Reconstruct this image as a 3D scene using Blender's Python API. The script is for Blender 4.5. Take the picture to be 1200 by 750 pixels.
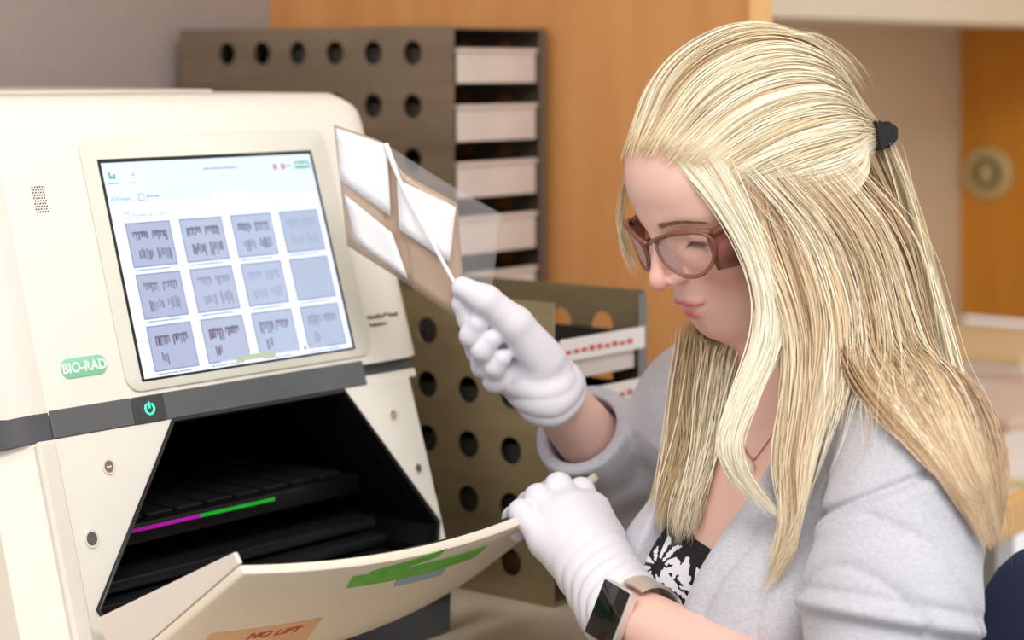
import bpy, bmesh, math, random
import numpy as np
from mathutils import Vector, Matrix

for _o in list(bpy.data.objects):
    bpy.data.objects.remove(_o)
C = bpy.context.scene.collection
S = bpy.context.scene

# ---------------------------------------------------------------- camera, light, exposure
CZ, F, HZ = 1.27, 2400.0, 80.0            # eye height (m), focal length in px of a 1200 px wide frame, horizon row
cam_d = bpy.data.cameras.new('camera')
cam = bpy.data.objects.new('camera', cam_d)
C.objects.link(cam)
cam.location = (0, 0, CZ)
cam.rotation_euler = (math.pi/2, 0, 0)
cam_d.sensor_width = 36
cam_d.lens = 36*F/1200
cam_d.shift_y = -(375-HZ)/1200
cam_d.clip_start = .05
cam_d.dof.use_dof = True
cam_d.dof.focus_distance = 1.61
cam_d.dof.aperture_fstop = 4.0
S.camera = cam

world = bpy.data.worlds.new('world')
S.world = world
world.use_nodes = True
wbg = world.node_tree.nodes['Background']
wbg.inputs[0].default_value = (1.0, .975, .955, 1)
wbg.inputs[1].default_value = .68

def area_light(name, loc, target, sx, sy, power, col):
    d = bpy.data.lights.new(name, 'AREA')
    d.shape = 'RECTANGLE'; d.size = sx; d.size_y = sy
    d.energy = power; d.color = col
    o = bpy.data.objects.new(name, d)
    C.objects.link(o)
    o.location = loc
    o.rotation_euler = (Vector(target)-Vector(loc)).to_track_quat('-Z', 'Y').to_euler()
    return o
area_light('ceiling_lamp_near', (.3, .3, 2.62), (.1, 1.2, .6), 1.2, 1.2, 41, (1, .985, .97))
area_light('ceiling_lamp_left', (-1.0, 1.0, 2.62), (-.3, 1.7, .9), .6, 1.2, 9, (1, .985, .97))
area_light('ceiling_lamp_right', (1.5, 1.9, 2.62), (1.0, 2.2, .9), .6, 1.2, 10, (1, .96, .9))
area_light('ceiling_lamp_back', (1.9, 3.4, 2.62), (2.1, 4.0, .8), .6, 1.0, 7, (1, .95, .88))

vs = S.view_settings
S.display_settings.display_device = 'sRGB'
vs.view_transform = 'Standard'
vs.look = 'None'
vs.exposure = .44
vs.gamma = 1
vs.use_curve_mapping = False
S.cycles.max_bounces = 10
S.cycles.transparent_max_bounces = 16

# ---------------------------------------------------------------- helpers
random.seed(5)
rng = np.random.default_rng(5)

def lin(c):
    return tuple(((v/255)/12.92 if v/255 <= .04045 else ((v/255+.055)/1.055)**2.4) for v in c)

def P(x, y, D):
    return Vector(((x-600)/F*D, D, CZ+(HZ-y)/F*D))

def mat(name, rgb, rough=.5, metal=0.0, var=None, vscale=8.0, bump=0.0, bscale=60.0, stretch=None,
        sss=0.0, coat=0.0, emit=None, alpha=None, trans=0.0, sheen=0.0, detail=4.0, spec=None):
    m = bpy.data.materials.new(name)
    m.use_nodes = True
    nt = m.node_tree; N = nt.nodes; L = nt.links
    b = N['Principled BSDF']
    col = lin(rgb)
    b.inputs['Base Color'].default_value = (*col, 1)
    b.inputs['Roughness'].default_value = rough
    b.inputs['Metallic'].default_value = metal
    if spec is not None: b.inputs['Specular IOR Level'].default_value = spec
    if sss:
        b.inputs['Subsurface Weight'].default_value = sss
        b.inputs['Subsurface Radius'].default_value = (.012, .005, .003)
        b.inputs['Subsurface Scale'].default_value = 1.0
    if coat: b.inputs['Coat Weight'].default_value = coat
    if sheen: b.inputs['Sheen Weight'].default_value = sheen
    if trans: b.inputs['Transmission Weight'].default_value = trans
    if alpha is not None: b.inputs['Alpha'].default_value = alpha
    if emit is not None:
        b.inputs['Emission Color'].default_value = (*lin(emit[0]), 1)
        b.inputs['Emission Strength'].default_value = emit[1]
    if var is not None or bump:
        tc = N.new('ShaderNodeTexCoord')
        mp = N.new('ShaderNodeMapping')
        L.new(tc.outputs['Object'], mp.inputs['Vector'])
        if stretch: mp.inputs['Scale'].default_value = stretch
    if var is not None:
        nz = N.new('ShaderNodeTexNoise')
        nz.inputs['Scale'].default_value = vscale
        nz.inputs['Detail'].default_value = detail
        L.new(mp.outputs['Vector'], nz.inputs['Vector'])
        rp = N.new('ShaderNodeValToRGB')
        rp.color_ramp.elements[0].position = .3
        rp.color_ramp.elements[1].position = .7
        rp.color_ramp.elements[0].color = (*lin(var), 1)
        rp.color_ramp.elements[1].color = (*col, 1)
        L.new(nz.outputs['Fac'], rp.inputs['Fac'])
        L.new(rp.outputs['Color'], b.inputs['Base Color'])
    if bump:
        nb = N.new('ShaderNodeTexNoise')
        nb.inputs['Scale'].default_value = bscale
        nb.inputs['Detail'].default_value = 3
        L.new(mp.outputs['Vector'], nb.inputs['Vector'])
        bp = N.new('ShaderNodeBump')
        bp.inputs['Strength'].default_value = bump
        bp.inputs['Distance'].default_value = .002
        L.new(nb.outputs['Fac'], bp.inputs['Height'])
        L.new(bp.outputs['Normal'], b.inputs['Normal'])
    return m

def film(name, rgb, opacity, rough=.1):
    """thin plastic film: part see-through, part surface"""
    m = bpy.data.materials.new(name)
    m.use_nodes = True
    nt = m.node_tree; N = nt.nodes; L = nt.links
    b = N['Principled BSDF']
    b.inputs['Base Color'].default_value = (*lin(rgb), 1)
    b.inputs['Roughness'].default_value = rough
    tr = N.new('ShaderNodeBsdfTransparent')
    mx = N.new('ShaderNodeMixShader')
    fr = N.new('ShaderNodeFresnel'); fr.inputs['IOR'].default_value = 1.3
    ad = N.new('ShaderNodeMath'); ad.operation = 'ADD'; ad.use_clamp = True
    ad.inputs[1].default_value = opacity
    L.new(fr.outputs[0], ad.inputs[0])
    L.new(ad.outputs[0], mx.inputs[0])
    L.new(tr.outputs[0], mx.inputs[1]); L.new(b.outputs[0], mx.inputs[2])
    L.new(mx.outputs[0], N['Material Output'].inputs['Surface'])
    return m

ROOT = {}
def thing(name, label, cat, loc=(0, 0, 0), rotz=0.0, group=None):
    o = bpy.data.objects.new(name, None)
    C.objects.link(o)
    o.location = loc; o.rotation_euler = (0, 0, rotz)
    o.empty_display_size = .05
    o['label'] = label; o['category'] = cat
    if group: o['group'] = group
    ROOT[o] = (Matrix.Translation(loc) @ Matrix.Rotation(rotz, 4, 'Z')).inverted()
    return o

def tag(o, label, cat, group=None, kind=None):
    o['label'] = label; o['category'] = cat
    if group: o['group'] = group
    if kind: o['kind'] = kind
    return o

def link(name, me, m=None, parent=None, smooth=False):
    """link a mesh given in world space; under a parent it is moved into the frame of the thing"""
    o = bpy.data.objects.new(name, me)
    C.objects.link(o)
    for k in (m if isinstance(m, (list, tuple)) else [m]):
        if k is not None: me.materials.append(k)
    if parent is not None:
        inv = ROOT[parent]
        me.transform(inv)
        o.parent = parent
        ROOT[o] = inv
    if smooth is True:
        me.polygons.foreach_set('use_smooth', [True]*len(me.polygons))
    elif smooth:
        me.polygons.foreach_set('use_smooth', [True]*len(me.polygons))
        me.set_sharp_from_angle(angle=math.radians(smooth))
    me.update()
    return o

def obj(name, bm, m, parent=None, smooth=False):
    bmesh.ops.recalc_face_normals(bm, faces=bm.faces)
    me = bpy.data.meshes.new(name)
    bm.to_mesh(me); bm.free()
    return link(name, me, m, parent, smooth)

def pyobj(name, v, f, m, parent=None, smooth=False):
    me = bpy.data.meshes.new(name)
    me.from_pydata([tuple(map(float, p)) for p in v], [], [tuple(map(int, q)) for q in f])
    return link(name, me, m, parent, smooth)

def npobj(name, v, f, m, parent=None, smooth=True):
    """fast mesh from numpy: v (n,3), f (m,4) or (m,3)"""
    me = bpy.data.meshes.new(name)
    n, k = f.shape
    me.vertices.add(len(v)); me.vertices.foreach_set('co', np.ascontiguousarray(v, np.float32).ravel())
    me.loops.add(n*k); me.loops.foreach_set('vertex_index', np.ascontiguousarray(f, np.int32).ravel())
    me.polygons.add(n); me.polygons.foreach_set('loop_start', np.arange(0, n*k, k, dtype=np.int32))
    me.update(calc_edges=True); me.validate()
    return link(name, me, m, parent, smooth)

def V(*a): return Vector(a)

def frame_box(bm, o, ax, ay, az, a, b, mi=0):
    """box between local corners a and b in the frame (o; ax, ay, az)"""
    vs_ = []
    for x in (a[0], b[0]):
        for y in (a[1], b[1]):
            for z in (a[2], b[2]):
                vs_.append(bm.verts.new(o+ax*x+ay*y+az*z))
    for q in ((0, 1, 3, 2), (4, 6, 7, 5), (0, 4, 5, 1), (2, 3, 7, 6), (0, 2, 6, 4), (1, 5, 7, 3)):
        f = bm.faces.new([vs_[i] for i in q]); f.material_index = mi
    return vs_

def bevel_all(bm, r, seg=2, ang=30):
    bmesh.ops.recalc_face_normals(bm, faces=bm.faces)
    es = [e for e in bm.edges if len(e.link_faces) == 2 and e.calc_face_angle(0) > math.radians(ang)]
    bmesh.ops.bevel(bm, geom=es, offset=r, segments=seg, affect='EDGES', profile=.5, clamp_overlap=True)

def prism(bm, pts, d, mi=0):
    """closed polygon pts (world) pushed along vector d"""
    a = [bm.verts.new(p) for p in pts]
    b = [bm.verts.new(p+d) for p in pts]
    n = len(a)
    fs = [bm.faces.new(a), bm.faces.new(b[::-1])]
    for i in range(n):
        fs.append(bm.faces.new((a[i], b[i], b[(i+1) % n], a[(i+1) % n])))
    for f in fs: f.material_index = mi
    return fs

def tube(bm, pts, r, seg=8, closed=False, mi=0, flat=None):
    """swept tube, r number or list"""
    pts = [Vector(p) for p in pts]
    n = len(pts)
    rs = r if isinstance(r, (list, tuple)) else [r]*n
    up = None; rings = []
    for i, p in enumerate(pts):
        if closed: t = (pts[(i+1) % n]-pts[i-1]).normalized()
        else: t = (pts[min(i+1, n-1)]-pts[max(i-1, 0)]).normalized()
        if up is None:
            up = V(0, 0, 1) if abs(t.z) < .9 else V(1, 0, 0)
        x = t.cross(up).normalized(); up = x.cross(t).normalized()
        fl = flat or 1.0
        rings.append([bm.verts.new(p+(x*math.cos(k*2*math.pi/seg)*fl+up*math.sin(k*2*math.pi/seg))*rs[i]) for k in range(seg)])
    m_ = n if closed else n-1
    for i in range(m_):
        A, B = rings[i], rings[(i+1) % n]
        for k in range(seg):
            f = bm.faces.new((A[k], A[(k+1) % seg], B[(k+1) % seg], B[k])); f.material_index = mi
    if not closed:
        bm.faces.new(rings[0][::-1]).material_index = mi
        bm.faces.new(rings[-1]).material_index = mi
    return rings

def smooth_path(pts, n=40):
    """Catmull-Rom through pts"""
    p = np.array([tuple(q) for q in pts], float)
    p = np.vstack([2*p[0]-p[1], p, 2*p[-1]-p[-2]])
    k = len(p)-3
    out = []
    for t in np.linspace(0, k-1e-6, n):
        i = int(t); f = t-i
        a, b, c, d = p[i:i+4]
        out.append(.5*(2*b+(c-a)*f+(2*a-5*b+4*c-d)*f*f+(3*b-a-3*c+d)*f**3))
    return np.array(out)

def text_mesh(body, size, o, ax, ay, m, name, parent, align='CENTER', depth=0.0, bold=0.0):
    """lettering: a font curve turned into a flat mesh in the frame (o; ax right, ay up)"""
    cu = bpy.data.curves.new('lettering', 'FONT')
    cu.body = body; cu.size = size; cu.align_x = align; cu.align_y = 'CENTER'
    cu.offset = bold; cu.extrude = depth; cu.resolution_u = 3
    t = bpy.data.objects.new('lettering', cu)
    C.objects.link(t)
    dg = bpy.context.evaluated_depsgraph_get()
    me = bpy.data.meshes.new_from_object(t.evaluated_get(dg))
    bpy.data.objects.remove(t); bpy.data.curves.remove(cu)
    az = ax.cross(ay)
    me.transform(Matrix((( ax.x, ay.x, az.x, o.x), (ax.y, ay.y, az.y, o.y), (ax.z, ay.z, az.z, o.z), (0, 0, 0, 1))))
    me.materials.clear()
    return link(name, me, m, parent)
# ---------------------------------------------------------------- the setting
# the bench stands at an angle to the camera: u runs along its front edge, n points out of it towards the room
A = 0.8897764; TILT = 0.30601623
u = V(math.cos(A), math.sin(A), 0)
n = V(math.sin(A), -math.cos(A), 0)
up = V(0, 0, 1)
YAW = A
def B(a, b, z=0.0):                      # a along the bench, b out of the wall, z up -> world
    return u*a+n*b+up*z
BT = .76                                  # bench top height
WALL = -1.935                             # back wall (b)
EDGE = -1.065                             # bench front edge (b)

M_lam = mat('bench_laminate', (226, 210, 186), .35, var=(218, 201, 176), vscale=300)
M_wood = mat('maple_panel', (216, 156, 96), .45, var=(202, 138, 78), vscale=3.0, stretch=(6, 6, .6), bump=.05, bscale=40)
M_woodr = mat('golden_maple_panel', (212, 146, 46), .45, var=(198, 130, 36), vscale=3.0, stretch=(6, 6, .6))
M_woode = mat('maple_edge_band', (236, 184, 112), .4, var=(226, 170, 98), vscale=4, stretch=(4, 4, .8))
M_wall = mat('beige_paint', (214, 192, 164), .8, var=(208, 186, 158), vscale=3)
M_fab = mat('grey_partition_fabric', (172, 158, 152), .95, var=(160, 146, 140), vscale=220, bump=.3, bscale=400)
M_floor = mat('grey_floor', (120, 116, 110), .5, var=(108, 104, 100), vscale=30)
M_ceil = mat('ceiling_white', (228, 226, 222), .9)
M_white = mat('white_paint', (232, 230, 226), .4)

def slab(name, a0, a1, b0, b1, z0, z1, m, parent=None, bev=0.0, smooth=False):
    bm = bmesh.new()
    frame_box(bm, V(0, 0, 0), u, n, up, (a0, b0, z0), (a1, b1, z1))
    if bev: bevel_all(bm, bev, 2)
    return obj(name, bm, m, parent, smooth)
def structure(o):
    o['kind'] = 'structure'; return o
structure(slab('floor', -1.4, 4.6, WALL-.1, 2.2, -.05, 0, M_floor))
structure(slab('ceiling', -1.4, 4.6, WALL-.1, 2.2, 2.7, 2.75, M_ceil))
PART1 = 1.883; PART2 = 3.85
structure(slab('wall_left', -1.4, PART1+.02, WALL-.1, WALL, 0, 2.7, M_fab))
structure(slab('wall_back', PART1+.02, PART2+.02, WALL-.1, WALL, 0, 2.7, M_wall))
# the fabric panel ends in a slim metal post where it meets the maple partition

# bench: worktop with a maple edge band, and its legs and apron below the frame
t = thing('lab_bench', 'long pale beige laminate lab bench with a maple front edge', 'bench',
          tuple(B(1.3, -1.5, 0)), YAW)
slab('worktop', -.6, PART2-.06, WALL+.001, EDGE-.02, BT-.035, BT, M_lam, t, .002)
slab('edge_band', -.6, PART2-.06, EDGE-.0195, EDGE, BT-.045, BT-.0005, M_woode, t, .003)
for a in (-.5, .55, 2.4, 3.7):
    slab('leg', a, a+.05, EDGE-.14, EDGE-.09, 0, BT-.036, M_white, t)
    slab('leg', a, a+.05, WALL+.05, WALL+.10, 0, BT-.036, M_white, t)

# tall maple partitions standing on the bench
for (a, b1, m, lab) in ((PART1, -1.192, M_wood, 'tall light maple partition panel standing behind the tray racks'),
                        (PART2, -1.10, M_woodr, 'tall golden maple partition with a round cable grommet, at the far end of the bench')):
    t = thing('partition', lab, 'partition', tuple(B(a, b1-.3, BT)), YAW)
    slab('panel', a, a+.04, WALL+.0015, b1-.004, BT+.0005, 2.2, m, t)
    slab('edge_band', a-.001, a+.041, b1-.0038, b1, BT+.0005, 2.2, M_woode, t)
    if a == PART2:
        # round grommet: cover ring with a dark socket
        g = B(a-.002, 0, 0)
        # place on the panel's face where the line of sight to (1158, 203) meets it
        d = V((1158-600)/F, 1, (HZ-203)/F); k = (a-.002)/d.dot(u)
        c = d*k+V(0, 0, CZ)
        M_gro = mat('grommet_plastic', (196, 178, 128), .4)
        M_grd = mat('grommet_socket', (120, 104, 66), .5)
        bm = bmesh.new()
        ring = []
        for (r, dz) in ((.052, 0), (.052, .006), (.046, .010), (.034, .010), (.032, .004), (.0, .004)):
            ring.append([bm.verts.new(c-u*dz+n*(r*math.cos(q))+up*(r*math.sin(q))) for q in np.linspace(0, 2*math.pi, 28, endpoint=False)] if r else [bm.verts.new(c-u*dz)])
        for i in range(len(ring)-1):
            for q in range(28):
                if len(ring[i+1]) == 1: f = bm.faces.new((ring[i][q], ring[i][(q+1) % 28], ring[i+1][0]))
                else: f = bm.faces.new((ring[i][q], ring[i][(q+1) % 28], ring[i+1][(q+1) % 28], ring[i+1][q]))
                f.material_index = 1 if i >= 3 else 0
        frame_box(bm, c-u*.006, n, up, u, (-.012, -.018, -.006), (.012, .018, .002), 0)
        obj('grommet', bm, [M_gro, M_grd], t)

# overhead shelf between the partitions
t = thing('overhead_shelf', 'pale shelf fixed between the two maple partitions high above the bench', 'shelf', tuple(B(2.8, -1.7, 1.36)), YAW)
slab('board', PART1+.042, PART2-.002, WALL+.002, -1.60, 1.352, 1.385, M_white, t, .002)
slab('lip', PART1+.042, PART2-.002, -1.5995, -1.585, 1.346, 1.43, M_lam, t)

# papers and folders on the far end of the bench
def sheet_stack(name, lab, cat, c, w, d, h, m, yaw, group=None, nsheets=3):
    t = thing(name, lab, cat, (c.x, c.y, c.z), yaw, group)
    cx, sx = math.cos(yaw), math.sin(yaw)
    ax, ay = V(cx, sx, 0), V(-sx, cx, 0)
    for i in range(nsheets):
        bm = bmesh.new()
        j = V(random.uniform(-.006, .006), random.uniform(-.006, .006), 0)
        frame_box(bm, c+j, ax, ay, up, (-w/2, -d/2, h*i/nsheets+.0004), (w/2, d/2, h*(i+1)/nsheets))
        obj('sheet', bm, m if not isinstance(m, list) else m[i % len(m)], t)
    return t
M_pap = mat('paper_white', (236, 230, 224), .8)
M_pink = mat('paper_pink', (222, 196, 180), .8)
M_ygr = mat('folder_yellow_green', (222, 214, 150), .7)
M_tan = mat('folder_manila', (226, 196, 150), .8)
def bench_pt(x, y):                       # point of the bench top seen at (x, y)
    return P(x, y, (CZ-BT)*F/(y-HZ))
sheet_stack('paper_stack', 'stack of white papers lying at the back of the far bench end', 'papers', bench_pt(1163, 441)+up*.0005, .32, .20, .06, [M_pap, M_pink, M_pap, M_tan], A+.15, None, 4)
sheet_stack('folder_stack', 'pink and manila folders piled in front of the white papers on the far bench', 'folders', bench_pt(1190, 487)+up*.0005, .34, .17, .025, [M_tan, M_pink], A-.1, None, 2)
sheet_stack('yellow_folder', 'yellow-green folder lying nearest the maple edge on the far bench', 'folder', bench_pt(1206, 542)+up*.0005, .30, .16, .012, [M_ygr, M_pap], A+.05, None, 2)

# ---------------------------------------------------------------- the two perforated tray racks
M_steel = mat('brushed_steel_warm', (164, 148, 128), .42, .7, var=(142, 126, 106), vscale=5, stretch=(1, 1, 8), bump=.04, bscale=120)
M_steel2 = mat('brushed_steel_olive', (174, 158, 124), .45, .6, var=(152, 136, 104), vscale=5, stretch=(1, 1, 8), bump=.04, bscale=120)
M_steeld = mat('steel_grey', (128, 124, 122), .4, .7)
M_tray = mat('tray_plastic', (226, 214, 206), .35, var=(214, 202, 194), vscale=12)
M_lab = mat('tray_label_paper', (244, 240, 236), .7)
M_red = mat('red_print', (214, 96, 92), .7)
M_trayd = mat('dark_tray_side', (52, 47, 44), .4)  # tray sides and bottom coloured dark so the rack holes look dark
M_dark = mat('dark_contents', (34, 30, 30), .7)

def perforated(name, o, ax, az, w, h, thick, x0, z0, p, r, m, parent):
    """plate with through holes: o lower corner, ax along, az up; holes on a pitch p from (x0, z0) within the plate"""
    nrm = ax.cross(az)
    xs = [x0+i*p for i in range(-60, 60) if p*.55 < x0+i*p < w-p*.45]
    zs = [z0+i*p for i in range(-60, 60) if p*.45 < z0+i*p < h-p*.4]
    bx = [0]+[(xs[i]+xs[i+1])/2 for i in range(len(xs)-1)]+[w]
    bz = [0]+[(zs[i]+zs[i+1])/2 for i in range(len(zs)-1)]+[h]
    vs_, fs = [], []
    K = 20
    def at(x, z, s): return o+ax*x+az*z+nrm*(thick*s)
    for i, x in enumerate(xs):
        for j, z in enumerate(zs):
            base = len(vs_)
            for s in (0, 1):
                for q in range(K):
                    a_ = 2*math.pi*(q+.5)/K
                    vs_.append(at(x+r*math.cos(a_), z+r*math.sin(a_), s))
                for q in range(K):
                    a_ = 2*math.pi*(q+.5)/K
                    c_, s_ = math.cos(a_), math.sin(a_)
                    rx = (bx[i+1]-x) if c_ > 0 else (x-bx[i])
                    rz = (bz[j+1]-z) if s_ > 0 else (z-bz[j])
                    k = min(rx/abs(c_) if abs(c_) > 1e-6 else 9, rz/abs(s_) if abs(s_) > 1e-6 else 9)
                    vs_.append(at(x+k*c_, z+k*s_, s))
                for (cx_, cz_) in ((bx[i+1], bz[j+1]), (bx[i], bz[j+1]), (bx[i], bz[j]), (bx[i+1], bz[j])):
                    vs_.append(at(cx_, cz_, s))
            W_ = 2*K+4
            for s in (0, 1):
                bb = base+s*W_
                for q in range(K):
                    q2 = (q+1) % K
                    f = (bb+q, bb+q2, bb+K+q2, bb+K+q)
                    fs.append(f if s else f[::-1])
                # corner triangles
                for ci, (sx, sz) in enumerate(((1, 1), (-1, 1), (-1, -1), (1, -1))):
                    # consecutive rim points on both sides of this corner
                    rx = (bx[i+1]-x) if sx > 0 else (x-bx[i]); rz = (bz[j+1]-z) if sz > 0 else (z-bz[j])
                    ca = math.atan2(sz*rz, sx*rx) % (2*math.pi)
                    q = int(math.floor(ca/(2*math.pi)*K-.5)) % K
                    f = (bb+K+q, bb+K+(q+1) % K, bb+2*K+ci)
                    fs.append(f[::-1] if s else f)
            for q in range(K):
                q2 = (q+1) % K
                fs.append((base+q2, base+q, base+W_+q, base+W_+q2))
    # outer rim
    b0 = len(vs_)
    for (x, z) in ((0, 0), (w, 0), (w, h), (0, h)):
        vs_ += [at(x, z, 0), at(x, z, 1)]
    for q in range(4):
        q2 = (q+1) % 4
        fs.append((b0+2*q, b0+2*q2, b0+2*q2+1, b0+2*q+1))
    return pyobj(name, vs_, fs, m, parent)

def tray_rack(lab, ca, cb, w, dep, z1, p, r, hx, hz, m, trays, label_trays, catlab):
    """ca, cb: the near corner along u and n; w along u, dep back along -n"""
    h = z1-BT
    t = thing('tray_rack', lab, 'rack', tuple(B(ca+w/2, cb-dep/2, BT)), YAW)
    z = BT+.001
    th = .002
    # side panels, holes counted from the open face backwards
    perforated('side_panel', B(ca, cb, z), -n, up, dep, h, -th, hx, hz, p, r, m, t)
    perforated('side_panel', B(ca+w-th, cb, z), -n, up, dep, h, -th, hx, hz, p, r, m, t)
    perforated('back_panel', B(ca+.003, cb-dep+.003, z), u, up, w-.006, h, -th, .05, hz, p, r*1.02, M_steeld, t)
    if z1 > 1.2: slab('top_panel', ca+.0025, ca+w-.0025, cb-dep+.006, cb-.002, z1-.0025, z1-.0003, m, t)
    slab('bottom_panel', ca+.0025, ca+w-.0025, cb-dep+.006, cb-.002, z+.0003, z+.0025, m, t)
    # the front corner posts
    slab('post', ca+w-.016, ca+w-.0022, cb+.0002, cb+.002, z, z1-.002, M_steeld, t)
    for zc, hh in trays:
        # runners that carry the tray
        slab('runner', ca+.0025, ca+.010, cb-dep+.02, cb-.004, zc-hh/2-.0035, zc-hh/2-.001, M_steeld, t)
        slab('runner', ca+w-.010, ca+w-.0025, cb-dep+.02, cb-.004, zc-hh/2-.0035, zc-hh/2-.001, M_steeld, t)
    return t

def storage_tray(lab, group, ca, cb, w, dep, zc, hh, labelled):
    t = thing('storage_tray', lab, 'tray', tuple(B(ca+w/2, cb-dep/2, zc-hh/2)), YAW, group)
    a0, a1 = ca+.0075, ca+w-.0185
    z0, z1 = zc-hh/2-.0005, zc+hh/2
    slab('bottom', a0, a1, cb-dep, cb-.004, z0, z0+.002, M_trayd, t)
    slab('front', a0, a1, cb-.004, cb-.0015, z0, z1, M_tray, t, .0006)
    slab('rim', a0-.0006, a1+.0006, cb-.006, cb+.0012, z1-.004, z1+.0005, M_tray, t, .0006)
    slab('side', a0, a0+.002, cb-dep, cb-.004, z0+.002, z1, M_trayd, t)
    slab('side', a1-.002, a1, cb-dep, cb-.004, z0+.002, z1, M_trayd, t)
    slab('back', a0+.002, a1-.002, cb-dep, cb-dep+.002, z0+.002, z1*.6+z0*.4, M_tray, t)
    if labelled:
        l = slab('label_strip', a0-.002, a1+.012, cb+.0022, cb+.0028, zc+hh*.02, z1+.004, M_lab, t)
        for q in range(9):
            x0 = a0+.006+q*(a1-a0-.012)/9
            slab('print', x0, x0+(a1-a0)/14, cb+.0029, cb+.0031, zc+hh*.20, zc+hh*.30+random.uniform(0, .002), M_red, l)
    return t

UC = (1.708, -1.466)                       # upper rack's near corner
z_of = lambda y, D: CZ-(y-HZ)/F*D
up_tr = [((z_of(a, 2.28)+z_of(b, 2.28))/2, (b-a)/F*2.28) for a, b in ((57, 97), (123, 165), (190, 231), (254, 297), (320, 360), (385, 425), (450, 490))]
tray_rack('tall rack with perforated steel sides standing behind the imager', UC[0], UC[1], .165, .444, 1.316, .060, .0138, .0595, (1.2865-BT), M_steel, up_tr, (), '')
nth = ('topmost', 'second', 'third', 'fourth', 'fifth', 'sixth', 'lowest')
for i, (zc, hh) in enumerate(up_tr):
    storage_tray('pale plastic tray, %s from the top in the tall perforated rack' % nth[i] if i else 'pale plastic tray in the topmost slot of the tall perforated rack',
                 'trays in the tall rack', UC[0], UC[1], .165, .285, zc, hh, False)
LC = (1.530, -1.188)
lo_tr = [((z_of(a, 2.0)+z_of(b, 2.0))/2, (b-a)/F*2.0) for a, b in ((394, 437), (455, 497), (516, 558), (577, 619))]
tray_rack('short rack with perforated olive steel side standing in front on the bench', LC[0], LC[1], .150, .40, 1.047, .0535, .0132, .0520, (.955-BT), M_steel2, lo_tr, (), '')
for i, (zc, hh) in enumerate(lo_tr):
    storage_tray('pale plastic tray with a red-printed label strip, %s in the short rack' % ('topmost', 'second', 'third', 'lowest')[i],
                 'trays in the short rack', LC[0], LC[1], .150, .36, zc, hh, True)
# ---------------------------------------------------------------- the gel imager
# its front leans back: s runs across it, t down it from the top left corner of the screen, w out of it
O = V(-.34517674, 1.70924631, CZ-.08025)
vd = n*math.sin(TILT)-up*math.cos(TILT)
wd = n*math.cos(TILT)+up*math.sin(TILT)
def FP(s, t, w=0.0): return O+u*s+vd*t+wd*w
M_cream = mat('imager_cream_plastic', (238, 233, 222), .38, spec=.4)
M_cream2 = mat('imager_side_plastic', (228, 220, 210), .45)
M_bez = mat('screen_bezel_plastic', (224, 222, 208), .3)
M_band = mat('dark_grey_band', (96, 98, 100), .45, var=(90, 92, 94), vscale=40)
M_bandd = mat('dark_grey_band_wrap', (74, 74, 78), .45)
M_blk = mat('black_lining', (9, 9, 10), .45)
M_blk2 = mat('black_tray_plastic', (30, 30, 32), .3)
M_hole = mat('screw_recess', (96, 90, 84), .5)
M_bolt = mat('screw_steel', (168, 150, 134), .35, .8)
M_gdot = mat('grille_perforation', (70, 68, 66), .6)
M_txt = mat('housing_print', (118, 108, 98), .6)
M_logo = mat('logo_green', (134, 208, 168), .4)
M_logot = mat('logo_lettering', (232, 244, 236), .5)
M_btn = mat('button_plastic', (64, 68, 70), .35)
M_glow = mat('power_symbol_light', (40, 230, 150), .4, emit=((60, 240, 170), 1.6))

def emis(name, rgb, s=.69):
    m = bpy.data.materials.new(name); m.use_nodes = True
    N = m.node_tree.nodes
    b = N['Principled BSDF']
    b.inputs['Base Color'].default_value = (.01, .01, .01, 1)
    b.inputs['Roughness'].default_value = .25
    b.inputs['Emission Color'].default_value = (*lin(rgb), 1)
    b.inputs['Emission Strength'].default_value = s
    return m

im = thing('gel_imager', 'large cream benchtop gel imager with a touchscreen and an open drop-down drawer', 'lab instrument',
           tuple(B(1.225, -1.55, BT)), YAW)
bO = O.dot(n); aO = O.dot(u)
def MB_(s, b, z): return u*(aO+s)+n*b+up*z     # machine: s across, b out, z up
S0, S1 = -.150, .360
TOPZ = CZ-.024
def t_at(z): return (O.z-z)/math.cos(TILT)
def b_face(z): return bO+t_at(z)*math.sin(TILT)
ZB = FP(0, .200).z                           # bottom of the screen head
BACK = -1.86

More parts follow.
